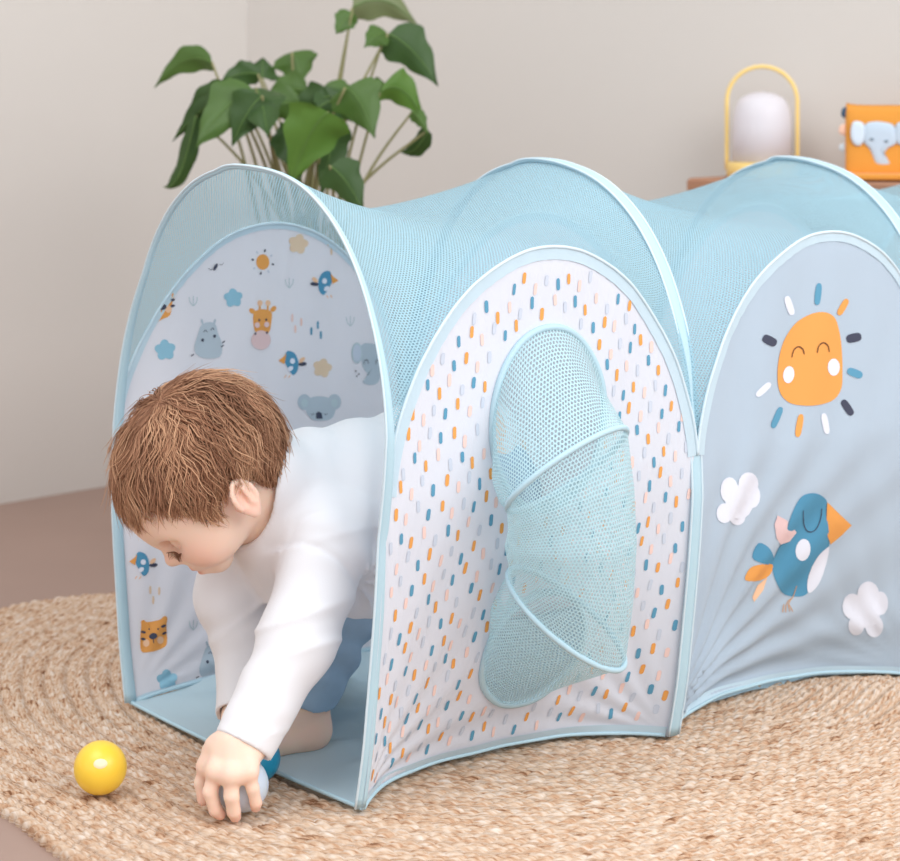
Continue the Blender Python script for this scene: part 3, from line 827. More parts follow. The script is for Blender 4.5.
# ------------------------------------------------------------------ the toddler
e3 = np.r_[EV, 0.0]; r3 = np.r_[R_T, 0.0]; z3 = np.array([0, 0, 1.0])
HC = sight(200, 466, 2.125)
hF = unit((-0.70, -0.06, -0.70)); _L0 = np.array([0, -1.0, 0]); _L0 = unit(_L0 - hF * hF.dot(_L0)); _U0 = np.cross(hF, _L0)
_ro = math.radians(9)
hU = _U0 * math.cos(_ro) + _L0 * math.sin(_ro); hL = _L0 * math.cos(_ro) - _U0 * math.sin(_ro)
hax = (hF, hU, hL)
def H(f, u, l): return HC + hF * f + hU * u + hL * l
def Hf(f, u, l): return H(f - 0.010, u + 0.006, l)

T1 = sight(290, 517, 2.18); T2 = T1 + e3 * 0.215 + z3 * 0.026
SL = T1 + r3 * 0.070 + z3 * -0.012; SR = T1 - r3 * 0.070 + z3 * -0.012
EL = sight(298, 640, 2.078); WL = sight(245, 742, 2.034)
MR = sight(233, 596, 2.235); ER = sight(250, 650, 2.215); WR = sight(243, 717, 2.165)
GREY = np.array([-0.1965, 2.034, 0.0255]); TEAL = np.array([-0.192, 2.116, 0.0255])
HPL = T2 + r3 * 0.052 - z3 * 0.02; HPR = T2 - r3 * 0.052 - z3 * 0.02
KL = np.array([-0.107, 2.205, 0.165]); AL_ = np.array([-0.149, 2.222, 0.052])
KR = np.array([-0.190, 2.315, 0.066]); AR_ = np.array([-0.135, 2.400, 0.046])

def person():
    root = empty('person', (T1[0], T1[1], 0.0), 'toddler in white top and jeans crawling out of the tunnel, reaching for the grey ball', 'person')
    # ---- body: head, trunk, arms, hands, legs and feet in one surface
    B = Field((-0.37, 1.97, -0.004), (0.10, 2.52, 0.42), 0.0018)
    B.ell(H(-0.004, 0.003, 0), hax, (0.080, 0.072, 0.067), 0)
    B.ell(H(0.040, 0.000, 0), hax, (0.047, 0.049, 0.053), 0.03)
    B.ell(H(0.022, -0.036, 0), hax, (0.049, 0.044, 0.050), 0.03)
    for sg in (1, -1):
        B.ell(Hf(0.051, -0.058, 0.031 * sg), hax, (0.027, 0.024, 0.024), 0.02)           # cheeks
        B.ell(Hf(0.0745, -0.034, 0.028 * sg), hax, (0.016, 0.010, 0.017), 0.012, 'sub')    # eye sockets
        B.ell(Hf(0.0665, -0.037, 0.027 * sg), hax, (0.0125, 0.0105, 0.0135), 0.004)       # lids lowered over the eyes
        B.cone(Hf(0.075, -0.021, 0.016 * sg), Hf(0.066, -0.019, 0.040 * sg), 0.007, 0.005, 0.014)   # brow ridge
        B.ell(Hf(0.0845, -0.056, 0.0075 * sg), hax, (0.0062, 0.0052, 0.0055), 0.005)       # nostril wings
        # ear: a flat disc with a raised rim and a hollow
        ec = H(-0.017, -0.038, 0.0700 * sg)
        en = unit(hL * sg - hF * 0.45); eu = unit(hU - en * en.dot(hU) - hF * 0.15); ef = np.cross(eu, en)
        B.ell(ec, (en, eu, ef), (0.0046, 0.0200, 0.0130), 0.004)
        rim = [ec + en * 0.0040 + eu * 0.0178 * math.cos(a) + ef * 0.0112 * math.sin(a) * (1 if math.cos(a) > -0.6 else .8) for a in np.linspace(-2.0, 2.6, 15)]
        rim2 = [ec + en * 0.0040 + eu * 0.0178 * math.cos(a) - ef * 0.0112 * math.sin(a) for a in np.linspace(-2.0, 2.6, 15)]
        B.chain(rim2 if (hF.dot(ef) > 0) else rim, [0.0027] * 15, 0.0015)
        B.ell(ec + en * 0.0065 + eu * 0.0015 + hF * 0.001, (en, eu, ef), (0.0062, 0.0115, 0.0068), 0.002, 'sub')
        B.cone(ec + en * 0.003 - hF * 0.0035 + eu * 0.008, ec + en * 0.0035 - hF * 0.003 - eu * 0.009, 0.0022, 0.0026, 0.003)
        B.ell(ec - eu * 0.0175 + en * 0.002, (en, eu, ef), (0.0040, 0.0056, 0.0054), 0.004)   # lobe
        B.ell(ec + hF * 0.0105 - eu * 0.003 + en * 0.001, (en, eu, ef), (0.0034, 0.0050, 0.0032), 0.004)
    B.chain([Hf(0.076, -0.032, 0), Hf(0.084, -0.043, 0), Hf(0.0935, -0.0520, 0)], [0.0055, 0.0065, 0.0080], 0.009)   # nose
    B.ell(Hf(0.075, -0.070, 0), hax, (0.012, 0.010, 0.022), 0.012)
    B.ell(Hf(0.0825, -0.0725, 0), hax, (0.0062, 0.0036, 0.0130), 0.004)      # upper lip
    B.ell(Hf(0.0795, -0.0805, 0), hax, (0.0068, 0.0040, 0.0110), 0.004)      # lower lip
    B.cone(Hf(0.0865, -0.0763, 0.012), Hf(0.0865, -0.0763, -0.012), 0.0014, 0.0014, 0.002, 'sub')
    B.ell(Hf(0.062, -0.086, 0), hax, (0.014, 0.012, 0.017), 0.014)           # chin
    B.cone(H(-0.030, -0.055, 0), T1 + z3 * 0.01, 0.036, 0.046, 0.02)         # neck
    B.ell(T1 + e3 * 0.02, (e3, r3, z3), (0.075, 0.078, 0.068), 0.02)
    B.cone(T1 + e3 * 0.03, T2, 0.070, 0.072, 0.03)
    B.ell(T2, (e3, r3, z3), (0.065, 0.080, 0.075), 0.03)
    B.chain([SL, EL, WL], [0.032, 0.024, 0.0195], 0.014); B.chain([SR, MR, ER, WR], [0.032, 0.027, 0.024, 0.0190], 0.014)
    B.chain([HPL, KL, AL_], [0.050, 0.036, 0.023], 0.015); B.chain([HPR, KR, AR_], [0.050, 0.038, 0.023], 0.015)
    # left foot flat on the ground, toes pointing out of the tunnel
    fd = unit((-0.84, -0.54, 0)); fs = np.array([-fd[1], fd[0], 0])
    heel = AL_ + np.array([0.004, 0.002, -0.030])
    B.cone(AL_, heel, 0.023, 0.021, 0.012); ball_ = heel + fd * 0.066 + z3 * -0.006
    B.cone(heel, ball_, 0.0215, 0.0165, 0.012); B.cone(AL_ + fd * 0.01, ball_, 0.019, 0.014, 0.012)
    B.cone(ball_ - fs * 0.008, ball_ + fs * 0.009, 0.0145, 0.0145, 0.01)
    for i in range(5):
        o = (i - 2) * 0.0088; ln = (0.020, 0.021, 0.019, 0.016, 0.012)[i]; rr = (0.0085, 0.0066, 0.0062, 0.0058, 0.0054)[i]
        B.cone(ball_ + fs * o + z3 * -0.004, ball_ + fs * o * 1.12 + fd * ln + z3 * -0.007, rr, rr * 0.92, 0.0025)
    # right foot trailing behind, sole up
    bd = unit((-0.15, 1.0, 0)); B.cone(AR_, AR_ + bd * 0.05 - z3 * 0.012, 0.022, 0.016, 0.012)
    for i in range(5):
        o = (i - 2) * 0.0085 * np.array([-bd[1], bd[0], 0]); B.cone(AR_ + bd * 0.055 + o - z3 * 0.014, AR_ + bd * 0.070 + o - z3 * 0.020, 0.006, 0.0055, 0.003)
    # left hand closed over the grey ball: positions given as offsets from the ball's centre
    g = lambda x, y, z: GREY + np.array([x, y, z]) * 0.00104
    kn = [g(-31, -3, 17), g(-20, -23, 19), g(-6, -31, 18), g(9, -29, 20)]            # knuckles: index .. little finger
    palm = [g(-22, -2, 34), g(-13, -9, 36), g(-2, -13, 36), g(8, -14, 34)]
    B.cone(WL, g(-4, -8, 38), 0.0195, 0.0185, 0.012)
    for a, b in zip(palm, kn): B.cone(a, b, 0.0125, 0.0088, 0.010)
    for a, b in zip(kn[:-1], kn[1:]): B.cone(a, b, 0.0078, 0.0078, 0.008)
    fing = [([kn[0], g(-36, -2, 2), g(-34, -4, -13)], [.0074, .0066, .0056]),
            ([kn[1], g(-25.5, -24, 1), g(-21, -22, -15.5), g(-17, -20, -20.5)], [.0078, .0070, .0063, .0056]),
            ([kn[2], g(-5.5, -33, 0), g(-4, -28.5, -15), g(-3, -24, -21)], [.0078, .0071, .0064, .0057]),
            ([kn[3], g(13, -29.5, 6), g(15.5, -26, -8), g(15, -23, -13)], [.0070, .0061, .0055, .0050])]
    for p, r in fing: B.chain(p, r, 0.0022)
    B.chain([g(-16, 6, 36), g(-28, 16, 25), g(-27, 21, 8), g(-21, 24, -4)], [.0115, .0090, .0074, .0062], 0.006)     # thumb round the far side
    # right hand closed over the teal ball behind it
    ap = unit((TEAL - WR) * np.array([1, 1, 0])); rt = lambda q: np.array([ap[0] * math.cos(q) - ap[1] * math.sin(q), ap[0] * math.sin(q) + ap[1] * math.cos(q), 0])
    over = lambda q, f_, r_: TEAL + r_ * (-rt(q) * math.cos(f_) + z3 * math.sin(f_))
    B.cone(WR, over(0, .35, .0425), 0.0190, 0.0150, 0.012)
    for q, ln in ((-.62, .9), (-.22, 1.0), (.18, .95), (.56, .8)):
        B.chain([over(q * .6, .35, .038), over(q * .9, .75, .0355), over(q, .75 + .5 * ln, .0338), over(q, .75 + .95 * ln, .0328)], [.0105, .0082, .0068, .0056], 0.003)
    B.chain([over(.4, .2, .038), over(.95, .15, .035), over(1.35, .25, .0336)], [.0100, .0078, .0062], 0.004)
    V, Q = B.mesh(); V_body = V
    # natural redness of lips, cheeks, nose, ears, knuckles and heel
    tone = np.zeros(len(V))
    def blush(c, r, amt):
        nonlocal tone
        d2 = ((V - c) ** 2).sum(1); tone = np.maximum(tone, amt * np.exp(-d2 / r ** 2))
    for sg in (1, -1):
        blush(Hf(0.062, -0.060, 0.045 * sg), 0.022, 0.34); blush(H(-0.014, -0.046, 0.076 * sg), 0.02, 0.30)
    blush(Hf(0.092, -0.052, 0), 0.010, 0.25)
    for l in (-.008, 0, .008): blush(Hf(0.088, -0.0735, l), 0.0055, 0.9); blush(Hf(0.0855, -0.0805, l), 0.0055, 0.8)
    for p, r in fing: blush(p[-1], 0.010, 0.45)
    for p in kn: blush(p, 0.010, 0.28)
    blush(heel, 0.02, 0.35)
    m = bpy.data.materials.new('skin'); m.use_nodes = True; nt = m.node_tree; N, L = nt.nodes, nt.links; p = N['Principled BSDF']
    at = N.new('ShaderNodeAttribute'); at.attribute_name = 'tone'; mx = N.new('ShaderNodeMix'); mx.data_type = 'RGBA'
    mx.inputs[6].default_value = srgb(243, 212, 192); mx.inputs[7].default_value = srgb(222, 140, 120)
    L.new(at.outputs['Fac'], mx.inputs[0]); L.new(mx.outputs[2], p.inputs['Base Color'])
    p.inputs['Roughness'].default_value = 0.5; p.inputs['Specular IOR Level'].default_value = 0.35
    p.inputs['Subsurface Weight'].default_value = 0.25; p.inputs['Subsurface Radius'].default_value = (1.0, 0.35, 0.2); p.inputs['Subsurface Scale'].default_value = 0.006
    body = mesh_obj('body', V, Q, m, attr=tone); keep(body, root)

    # lashes and brows
    M_lash = mat('lash_hair', srgb(120, 82, 60), rough=0.7)
    M_brow = mat('brow_hair', srgb(206, 164, 134), rough=0.8)
    for sg in (1, -1):
        loc = (V_body - HC) @ np.stack([hF, hU, hL], 1); arc = []
        for l in np.linspace(0.0155, 0.0440, 13):
            u_ = -0.0345 - 0.0020 * math.sin((l - 0.0155) / 0.0285 * math.pi) - 0.0045 * ((l - .0155) / .0285)
            near = (np.abs(loc[:, 1] - u_) < 0.002) & (np.abs(loc[:, 2] - l * sg) < 0.002) & (loc[:, 0] > 0.02)
            arc.append(H(loc[near, 0].max() + 0.0002, u_, l * sg))
        arc = resample(catmull(arc[::3], 5), 13)
        mb = MB(); mb.add(*tube(arc, np.interp(np.linspace(-1, 1, 13), [-1, 0, 1], [.0004, .0008, .0008]), n=6))
        for q in np.linspace(1, 11.6, 15):
            i = int(q); a = arc[i] + (arc[i + 1] - arc[i]) * (q - i)
            mb.add(*tube([a, a + hF * 0.0025 - hU * 0.0025 + hL * sg * .0012 * (i > 6), a + hF * 0.004 - hU * 0.006 + hL * sg * .002 * (i > 6)], [.0004, .0003, .0001], n=4))
        keep(mb.build('eyelashes', M_lash), root)

    # ---- hair
    keep(hair(), root)

    # ---- white long-sleeved top
    S = Field((-0.32, 1.99, 0.03), (0.10, 2.40, 0.38), 0.0024)
    S.ell(T1 + e3 * 0.025 - z3 * 0.002, (e3, r3, z3), (0.084, 0.083, 0.075), 0)
    S.cone(T1 + e3 * 0.05 - z3 * 0.006, T2 - z3 * 0.012, 0.088, 0.092, 0.04, squash=(r3, 1.06))
    S.cone(T1 + e3 * 0.06 - z3 * 0.068, T2 - z3 * 0.075, 0.050, 0.062, 0.05)       # the cloth hanging under the belly
    S.cone(T1 + e3 * 0.03 - z3 * 0.045, T1 + e3 * 0.08 - z3 * 0.05, 0.045, 0.05, 0.04)
    nk = unit(H(-0.03, -0.05, 0) - T1)
    # the shirt rises round the neck
    S.cone(T1 + nk * 0.02, H(-0.036, -0.056, 0), 0.056, 0.047, 0.025)
    dL = unit(WL - EL); dR = unit(WR - ER)
    cufL = WL + dL * 0.004; cufR = WR - dR * 0.002
    S.chain([SL, EL, cufL + dL * 0.02], [0.045, 0.0345, 0.0285], 0.018); S.chain([SR, MR, ER, cufR + dR * 0.02], [0.043, 0.037, 0.033, 0.026], 0.018)
    def ridge(x): return (1 - np.abs(np.sin(x))) ** 2
    arm = SL + e3 * 0.030 - z3 * 0.045                      # creases radiate from the armpit
    def folds(X, Y, Z):
        du = (X - arm[0]) * e3[0] + (Y - arm[1]) * e3[1]; dz_ = Z - arm[2]; dr = np.sqrt(du * du + dz_ * dz_)
        d = -0.0072 * ridge(np.arctan2(dz_, du) * 4.2 + 0.5 + 6 * dr) * np.exp(-(dr / 0.12) ** 2) * np.clip(dr / 0.025, 0, 1) * (du > -0.012)
        for A, E_, W_, sd in ((SL, EL, WL, 0), (SR, ER, WR, 2.1)):
            ax = unit(W_ - A); t = (X - A[0]) * ax[0] + (Y - A[1]) * ax[1] + (Z - A[2]) * ax[2]
            ox, oy, oz = X - A[0] - t * ax[0], Y - A[1] - t * ax[1], Z - A[2] - t * ax[2]
            rr = np.sqrt(ox * ox + oy * oy + oz * oz)
            near = np.exp(-(np.maximum(rr - 0.035, 0) / 0.02) ** 2) * (t > -0.05)
            side = ox * 40 + oy * 15
            d = d - near * 0.0042 * ridge(t * 46 + side * 1.1 + sd + 0.7 * np.sin(t * 60 + side)) * (0.3 + 0.7 * np.exp(-((t - 0.075) / 0.045) ** 2)) 
            d = d + near * 0.0010 * np.sin(t * 135 + side * 1.7 + sd + 2 * np.sin(t * 33 + sd)) * (0.35 + 0.65 * np.exp(-((t - 0.09) / 0.05) ** 2))
        # the armhole seam of the left sleeve
        ax = unit(unit(EL - SL) - e3 * 0.55 + r3 * 0.25); ts = (X - SL[0]) * ax[0] + (Y - SL[1]) * ax[1] + (Z - SL[2]) * ax[2]
        q2 = (X - SL[0]) ** 2 + (Y - SL[1]) ** 2 + (Z - SL[2]) ** 2
        d = d + 0.0022 * np.exp(-((ts - 0.034) / 0.0030) ** 2) * np.clip((0.068 - np.sqrt(q2)) / 0.022, 0, 1)
        u = (X - T1[0]) * e3[0] + (Y - T1[1]) * e3[1]; v = (X - T1[0]) * r3[0] + (Y - T1[1]) * r3[1]; zz = Z - T1[2]
        tr = np.clip((u + 0.02) / 0.06, 0, 1)
        d = d + tr * 0.0042 * np.sin(u * 60 + zz * 75 + 1.5 * np.sin(zz * 30 + u * 20)) * np.exp(-((zz + 0.03) / 0.07) ** 2)
        d = d + tr * 0.0022 * np.sin(u * 105 - zz * 40 + v * 30) 
        return d
    S.displace(folds)
    # openings: cuffs and neckline
    def cut_plane(p, n, rad):
        sl, (X, Y, Z) = S._box(p - rad, p + rad)
        d = -((X - p[0]) * n[0] + (Y - p[1]) * n[1] + (Z - p[2]) * n[2])
        near = np.sqrt((X - p[0]) ** 2 + (Y - p[1]) ** 2 + (Z - p[2]) ** 2) < rad
        S.D[sl] = np.where(near, np.maximum(S.D[sl], -d.astype(np.float32)), S.D[sl])
    cut_plane(cufL, dL, 0.05); cut_plane(cufR, dR, 0.045)
    S.cone(cufL - dL * 0.012, cufL + dL * 0.04, 0.0235, 0.0255, 0.002, 'sub'); S.cone(cufR - dR * 0.012, cufR + dR * 0.04, 0.0235, 0.0250, 0.002, 'sub')
    S.cone(T1 + nk * 0.052, H(-0.018, -0.03, 0), 0.038, 0.046, 0.006, 'sub')
    S.ell(H(0.005, -0.012, 0), hax, (0.088, 0.078, 0.074), 0.004, 'sub')
    V, Q = S.mesh()
    M_shirt = mat('white_cotton_jersey', srgb(240, 240, 244), rough=0.8, spec=0.15, sheen=0.1, bump=0.12, bump_scale=900, translucent=0.06)
    shirt = mesh_obj('top', V, Q, M_shirt); keep(shirt, root); shirt['label'] = 'white long-sleeved cotton top'

    # ---- blue jeans
    J = Field((-0.22, 2.10, 0.0), (0.10, 2.52, 0.36), 0.0024)
    J.cone(T2 - e3 * 0.05 - z3 * 0.015, T2 - z3 * 0.01, 0.072, 0.082, 0.02)
    cu = AL_ + unit(KL - AL_) * 0.004; cr = AR_ + unit(KR - AR_) * 0.004
    J.chain([HPL, KL, cu], [0.055, 0.041, 0.031], 0.02); J.chain([HPR, KR, cr], [0.060, 0.045, 0.031], 0.02)
    def jf(X, Y, Z):
        return 0.0034 * np.sin(Z * 170 + X * 60 + 2 * np.sin(Y * 60)) * np.exp(-((Z - 0.105) / 0.03) ** 2) + 0.0015 * np.sin(X * 120 + Y * 90)
    J.displace(jf)
    for c_, k_ in ((cu, KL), (cr, KR)):
        d_ = unit(c_ - k_)
        sl, (X, Y, Z) = J._box(c_ - 0.065, c_ + 0.065)
        dd = (X - c_[0]) * d_[0] + (Y - c_[1]) * d_[1] + (Z - c_[2]) * d_[2]
        near = ((X - c_[0]) ** 2 + (Y - c_[1]) ** 2 + (Z - c_[2]) ** 2) < 0.060 ** 2
        J.D[sl] = np.where(near, np.maximum(J.D[sl], dd.astype(np.float32)), J.D[sl])
        J.cone(c_ - d_ * 0.010, c_ + d_ * 0.03, 0.0255, 0.0265, 0.002, 'sub')
    V, Q = J.mesh()
    M_jean = mat('blue_denim', srgb(156, 184, 208), rough=0.85, spec=0.1, mottle=0.10, mottle_scale=60, bump=0.2, bump_scale=800)
    jeans = mesh_obj('jeans', V, Q, M_jean); keep(jeans, root); jeans['label'] = 'blue denim trousers'
    return root

def hair():
    rs = np.random.default_rng(11)
    cen = np.array([-0.004, 0.004, 0.0]); rad = np.array([0.0820, 0.0740, 0.0690])
    def on(d, lift=0.0):                                        # direction -> point in head coordinates
        d = d / (np.linalg.norm(d, axis=-1, keepdims=True) + 1e-9)
        t = 1 / np.sqrt(((d / rad) ** 2).sum(-1, keepdims=True))
        return cen + d * (t + lift)
    def hairline(f, l):                                          # lowest hair level in u for a given f
        a = np.abs(l)
        return np.interp(f, [-0.10, -0.055, -0.036, -0.029, 0.002, 0.010, 0.022, 0.037, 0.056, 0.075, 0.10], [-0.070, -0.072, -0.064, -0.022, -0.018, -0.036, -0.022, -0.002, 0.012, 0.016, 0.012]) 
    crown = unit(np.array([-0.020, 0.080, 0.018]))
    V_, F_, T_ = [], [], []; n = 0
    # scalp cap under the strands
    th = np.linspace(0, np.pi, 60); ph = np.linspace(0, 2 * np.pi, 90, endpoint=False)
    D = np.stack([np.outer(np.cos(th), np.ones(90)), np.outer(np.sin(th), np.cos(ph)), np.outer(np.sin(th), np.sin(ph))], -1)
    P = on(D, 0.0035); f = grid_faces(60, 90, close_v=True)
    c = P.reshape(-1, 3)[f].mean(1); okf = c[:, 1] > hairline(c[:, 0], c[:, 2]) + 0.012
    cap_v = P.reshape(-1, 3); cap_f = f[okf]
    V_.append(cap_v); F_.append(cap_f); T_.append(np.full(len(cap_v), 0.30)); n += len(cap_v)
    NL = 560
    dirs = rs.normal(size=(NL * 5, 3)); dirs /= np.linalg.norm(dirs, axis=1)[:, None]
    p = on(dirs); dirs = dirs[p[:, 1] > hairline(p[:, 0], p[:, 2]) + 0.008][:NL]
    m = 12
    for gi, d0 in enumerate(dirs):
        length = rs.uniform(0.050, 0.100); ph0 = rs.uniform(0, 6.28); wave = rs.uniform(0.20, 0.85); fr = rs.uniform(1.2, 2.6); tone0 = rs.uniform(0.15, 0.85)
        swirl = rs.normal(0.25, 0.45); liftm = rs.uniform(0.0015, 0.0065); flick = rs.uniform(-0.002, 0.008)
        ns = rs.integers(13, 24)
        for k in range(ns):
            fk = flick + (rs.uniform(0.004, 0.016) if rs.random() < 0.04 else 0)
            d = d0 + rs.normal(size=3) * 0.050; d /= np.linalg.norm(d)
            if on(d)[1] < hairline(*on(d)[[0, 2]]) : continue
            L_ = length * rs.uniform(0.75, 1.1); pts = []
            step = L_ / (m - 1) / 0.08
            l0 = liftm * rs.uniform(0.6, 1.3); jit = rs.uniform(-0.003, 0.007) + (rs.uniform(0, 0.012) if rs.random() < .15 else 0)
            for i in range(m):
                t = i / (m - 1)
                pts.append(on(d, 0.0035 + l0 * math.sin(min(1, t * 1.5) * 1.57) + fk * t * t * t))
                away = d - crown; away -= d * away.dot(d)
                nv = np.linalg.norm(away); away = away / (nv + 1e-6)
                down = np.array([0.25, -0.55, 0.25 * np.sign(d[2])]); down -= d * down.dot(d)
                fl = away + down * min(1.2, nv)
                side = np.cross(d, fl); side /= np.linalg.norm(side) + 1e-9
                fl = fl / (np.linalg.norm(fl) + 1e-9) + side * (wave * math.sin(ph0 + fr * 6.28 * t * L_ / 0.07) + swirl * 0.6)
                d = d + unit(fl) * step; d /= np.linalg.norm(d)
                # fringe stops at the brow, sides above the cheek
                q = on(d)
                if q[1] < hairline(q[0], q[2]) - jit - (0.010 if q[0] > 0.05 else 0.0): break
            if len(pts) < 4: continue
            pts = resample(np.array(pts), m)
            tp = np.gradient(pts, axis=0); tp /= np.linalg.norm(tp, axis=1)[:, None] + 1e-9
            nn = pts - cen; nn /= np.linalg.norm(nn, axis=1)[:, None]; bb = np.cross(tp, nn); bb /= np.linalg.norm(bb, axis=1)[:, None] + 1e-9
            w = 0.00040 * rs.uniform(0.7, 1.5) * np.interp(np.linspace(0, 1, m), [0, .25, .8, 1], [0.8, 1, 0.8, 0.15])
            ring = np.stack([pts + bb * w[:, None] * 1.4, pts + nn * w[:, None], pts - bb * w[:, None] * 1.4], 1)
            V_.append(ring.reshape(-1, 3)); F_.append(grid_faces(m, 3, close_v=True) + n); n += m * 3
            T_.append(np.repeat(np.clip(tone0 + rs.normal(0, 0.11) + 0.12 * np.linspace(-1, 1, m), 0, 1), 3))
    V = np.concatenate(V_); W = HC + V[:, :1] * hF + V[:, 1:2] * hU + V[:, 2:] * hL
    mm = bpy.data.materials.new('light_brown_hair'); mm.use_nodes = True; nt = mm.node_tree; N, L = nt.nodes, nt.links; p = N['Principled BSDF']
    at = N.new('ShaderNodeAttribute'); at.attribute_name = 'tone'; cr = N.new('ShaderNodeValToRGB'); e = cr.color_ramp.elements
    e[0].position = 0.0; e[0].color = srgb(120, 80, 58); e[1].position = 1.0; e[1].color = srgb(216, 170, 134)
    x = e.new(0.5); x.color = srgb(168, 121, 92)
    L.new(at.outputs['Fac'], cr.inputs[0]); L.new(cr.outputs[0], p.inputs['Base Color'])
    p.inputs['Roughness'].default_value = 0.6; p.inputs['Specular IOR Level'].default_value = 0.3
    o = mesh_obj('hair', W, np.concatenate(F_), mm, attr=np.concatenate(T_)); o['label'] = 'wavy light brown hair'
    return o
person()
# ------------------------------------------------------------------ balls on the rug
def play_ball(name, c, col, label, hub=None):
    n = 48
    th = np.linspace(0, np.pi, 33); prof_ = np.stack([0.0255 * np.sin(th), -0.0255 * np.cos(th)], -1); prof_[0, 0] = prof_[-1, 0] = 1e-5
    mb = MB(); v, f = lathe(prof_, n); mb.add(v, f)
    t = np.linspace(0, 2 * np.pi, 64, endpoint=False)
    ring = np.stack([0.02545 * np.cos(t), 0 * t, 0.02545 * np.sin(t)], -1); ring = np.concatenate([ring, ring[:1]])
    if hub is None: mb.add(*tube(ring, 0.00035, n=5, caps=False))
    o = mb.build(name, mat(name + '_plastic', col, rough=0.32, spec=0.5, sss=0.15, sss_radius=(0.01, 0.008, 0.004)))
    o.location = c
    tag(o, label, 'ball', 'plastic play balls')
    if hub is not None:
        # moulded filling spot: a shallow pale button
        d = unit(hub); a = unit(np.cross(d, (0, 0, 1))); b = np.cross(a, d)
        k = np.linspace(0, 2 * np.pi, 20, endpoint=False); pts = [d * 0.0262]
        for r, h_ in ((0.0030, 0.0262), (0.0050, 0.0259), (0.0062, 0.0252)):
            pts += [d * math.sqrt(max(h_ ** 2 - r * r, 0)) + a * r * math.cos(q) * 1.1 + b * r * math.sin(q) * .85 for q in k]
        f = [(0, 1 + i, 1 + (i + 1) % 20) for i in range(20)] + [(1 + r * 20 + i, 21 + r * 20 + i, 21 + r * 20 + (i + 1) % 20, 1 + r * 20 + (i + 1) % 20) for r in range(2) for i in range(20)]
        mesh_obj('plug', pts, f, mat('pale_plug', srgb(250, 226, 190), rough=0.4), o)['label'] = 'pale moulded spot'
    return o
yb = play_ball('play_ball', (-0.3375, 2.085, 0.0255), srgb(248, 206, 66), 'yellow plastic ball lying alone on the jute rug', hub=(0.155, -0.94, 0.45))
gb = play_ball('play_ball', GREY, srgb(204, 216, 230), 'pale grey ball held under the hand of the toddler')
tb = play_ball('play_ball', TEAL, srgb(20, 140, 178), 'teal ball behind the pale grey ball, half hidden by the sleeve')

# ------------------------------------------------------------------ wooden wall shelf with lantern and soft cube
SH_Z = 0.5465
sh0 = np.array([0.371, 3.36]); sd_ = BW; so = -nb                      # left front corner, along, out of the wall
def on_wall(a):                                                        # point on the back wall a metres from the corner
    return CORNER + BW * a
# distance along the wall where the shelf's left end is
aL = float((sh0 - CORNER).dot(BW)); dep = 0.17
def shelf():
    a0, a1 = SH_A0, SH_A0 + 1.15
    q = [on_wall(a0) , on_wall(a1), on_wall(a1) + so * dep, on_wall(a0) + so * dep]
    mb = MB(); bev = 0.004
    zs = [(SH_Z - 0.023, bev), (SH_Z - 0.019, 0), (SH_Z - 0.004, 0), (SH_Z, bev)]
    cen = sum(q) / 4; V = []
    for z, ins in zs:
        for p in q:
            d = p - cen; V.append((*(p - np.sign(d.dot(BW)) * BW * ins - np.sign(d.dot(so)) * so * ins * (d.dot(so) > 0)), z))
    F = [(3, 2, 1, 0), (12, 13, 14, 15)] + [(4 * k + i, 4 * k + (i + 1) % 4, 4 * k + 4 + (i + 1) % 4, 4 * k + 4 + i) for k in range(3) for i in range(4)]
    M_wood = mat('brown_wood', srgb(168, 122, 96), rough=0.5, mottle=0.15, mottle_scale=9, bump=0.05, bump_scale=80)
    o = mesh_obj('wall_shelf', V, F, M_wood, smooth=False)
    tag(o, 'brown wooden shelf fixed to the wall behind the tunnel', 'shelf')
    return o
# where the line of sight to the shelf's left end meets the front edge of a 17 cm deep shelf
def front_hit(px):
    k = (px - 450.0) / FPX; o = CORNER + so * dep
    # o + a*BW with X = k*Y
    return (k * o[1] - o[0]) / (BW[0] - k * BW[1])
SH_A0 = front_hit(687)
_p = on_wall(SH_A0) + so * dep
SH_Z = CAM_H - (178 - HORIZ) * _p[1] / FPX
shelf()

def shelf_spot(px, back):
    k = (px - 450.0) / FPX; o = CORNER + so * (dep - back)
    a = (k * o[1] - o[0]) / (BW[0] - k * BW[1]); p = o + a * BW
    return np.array([p[0], p[1], SH_Z])

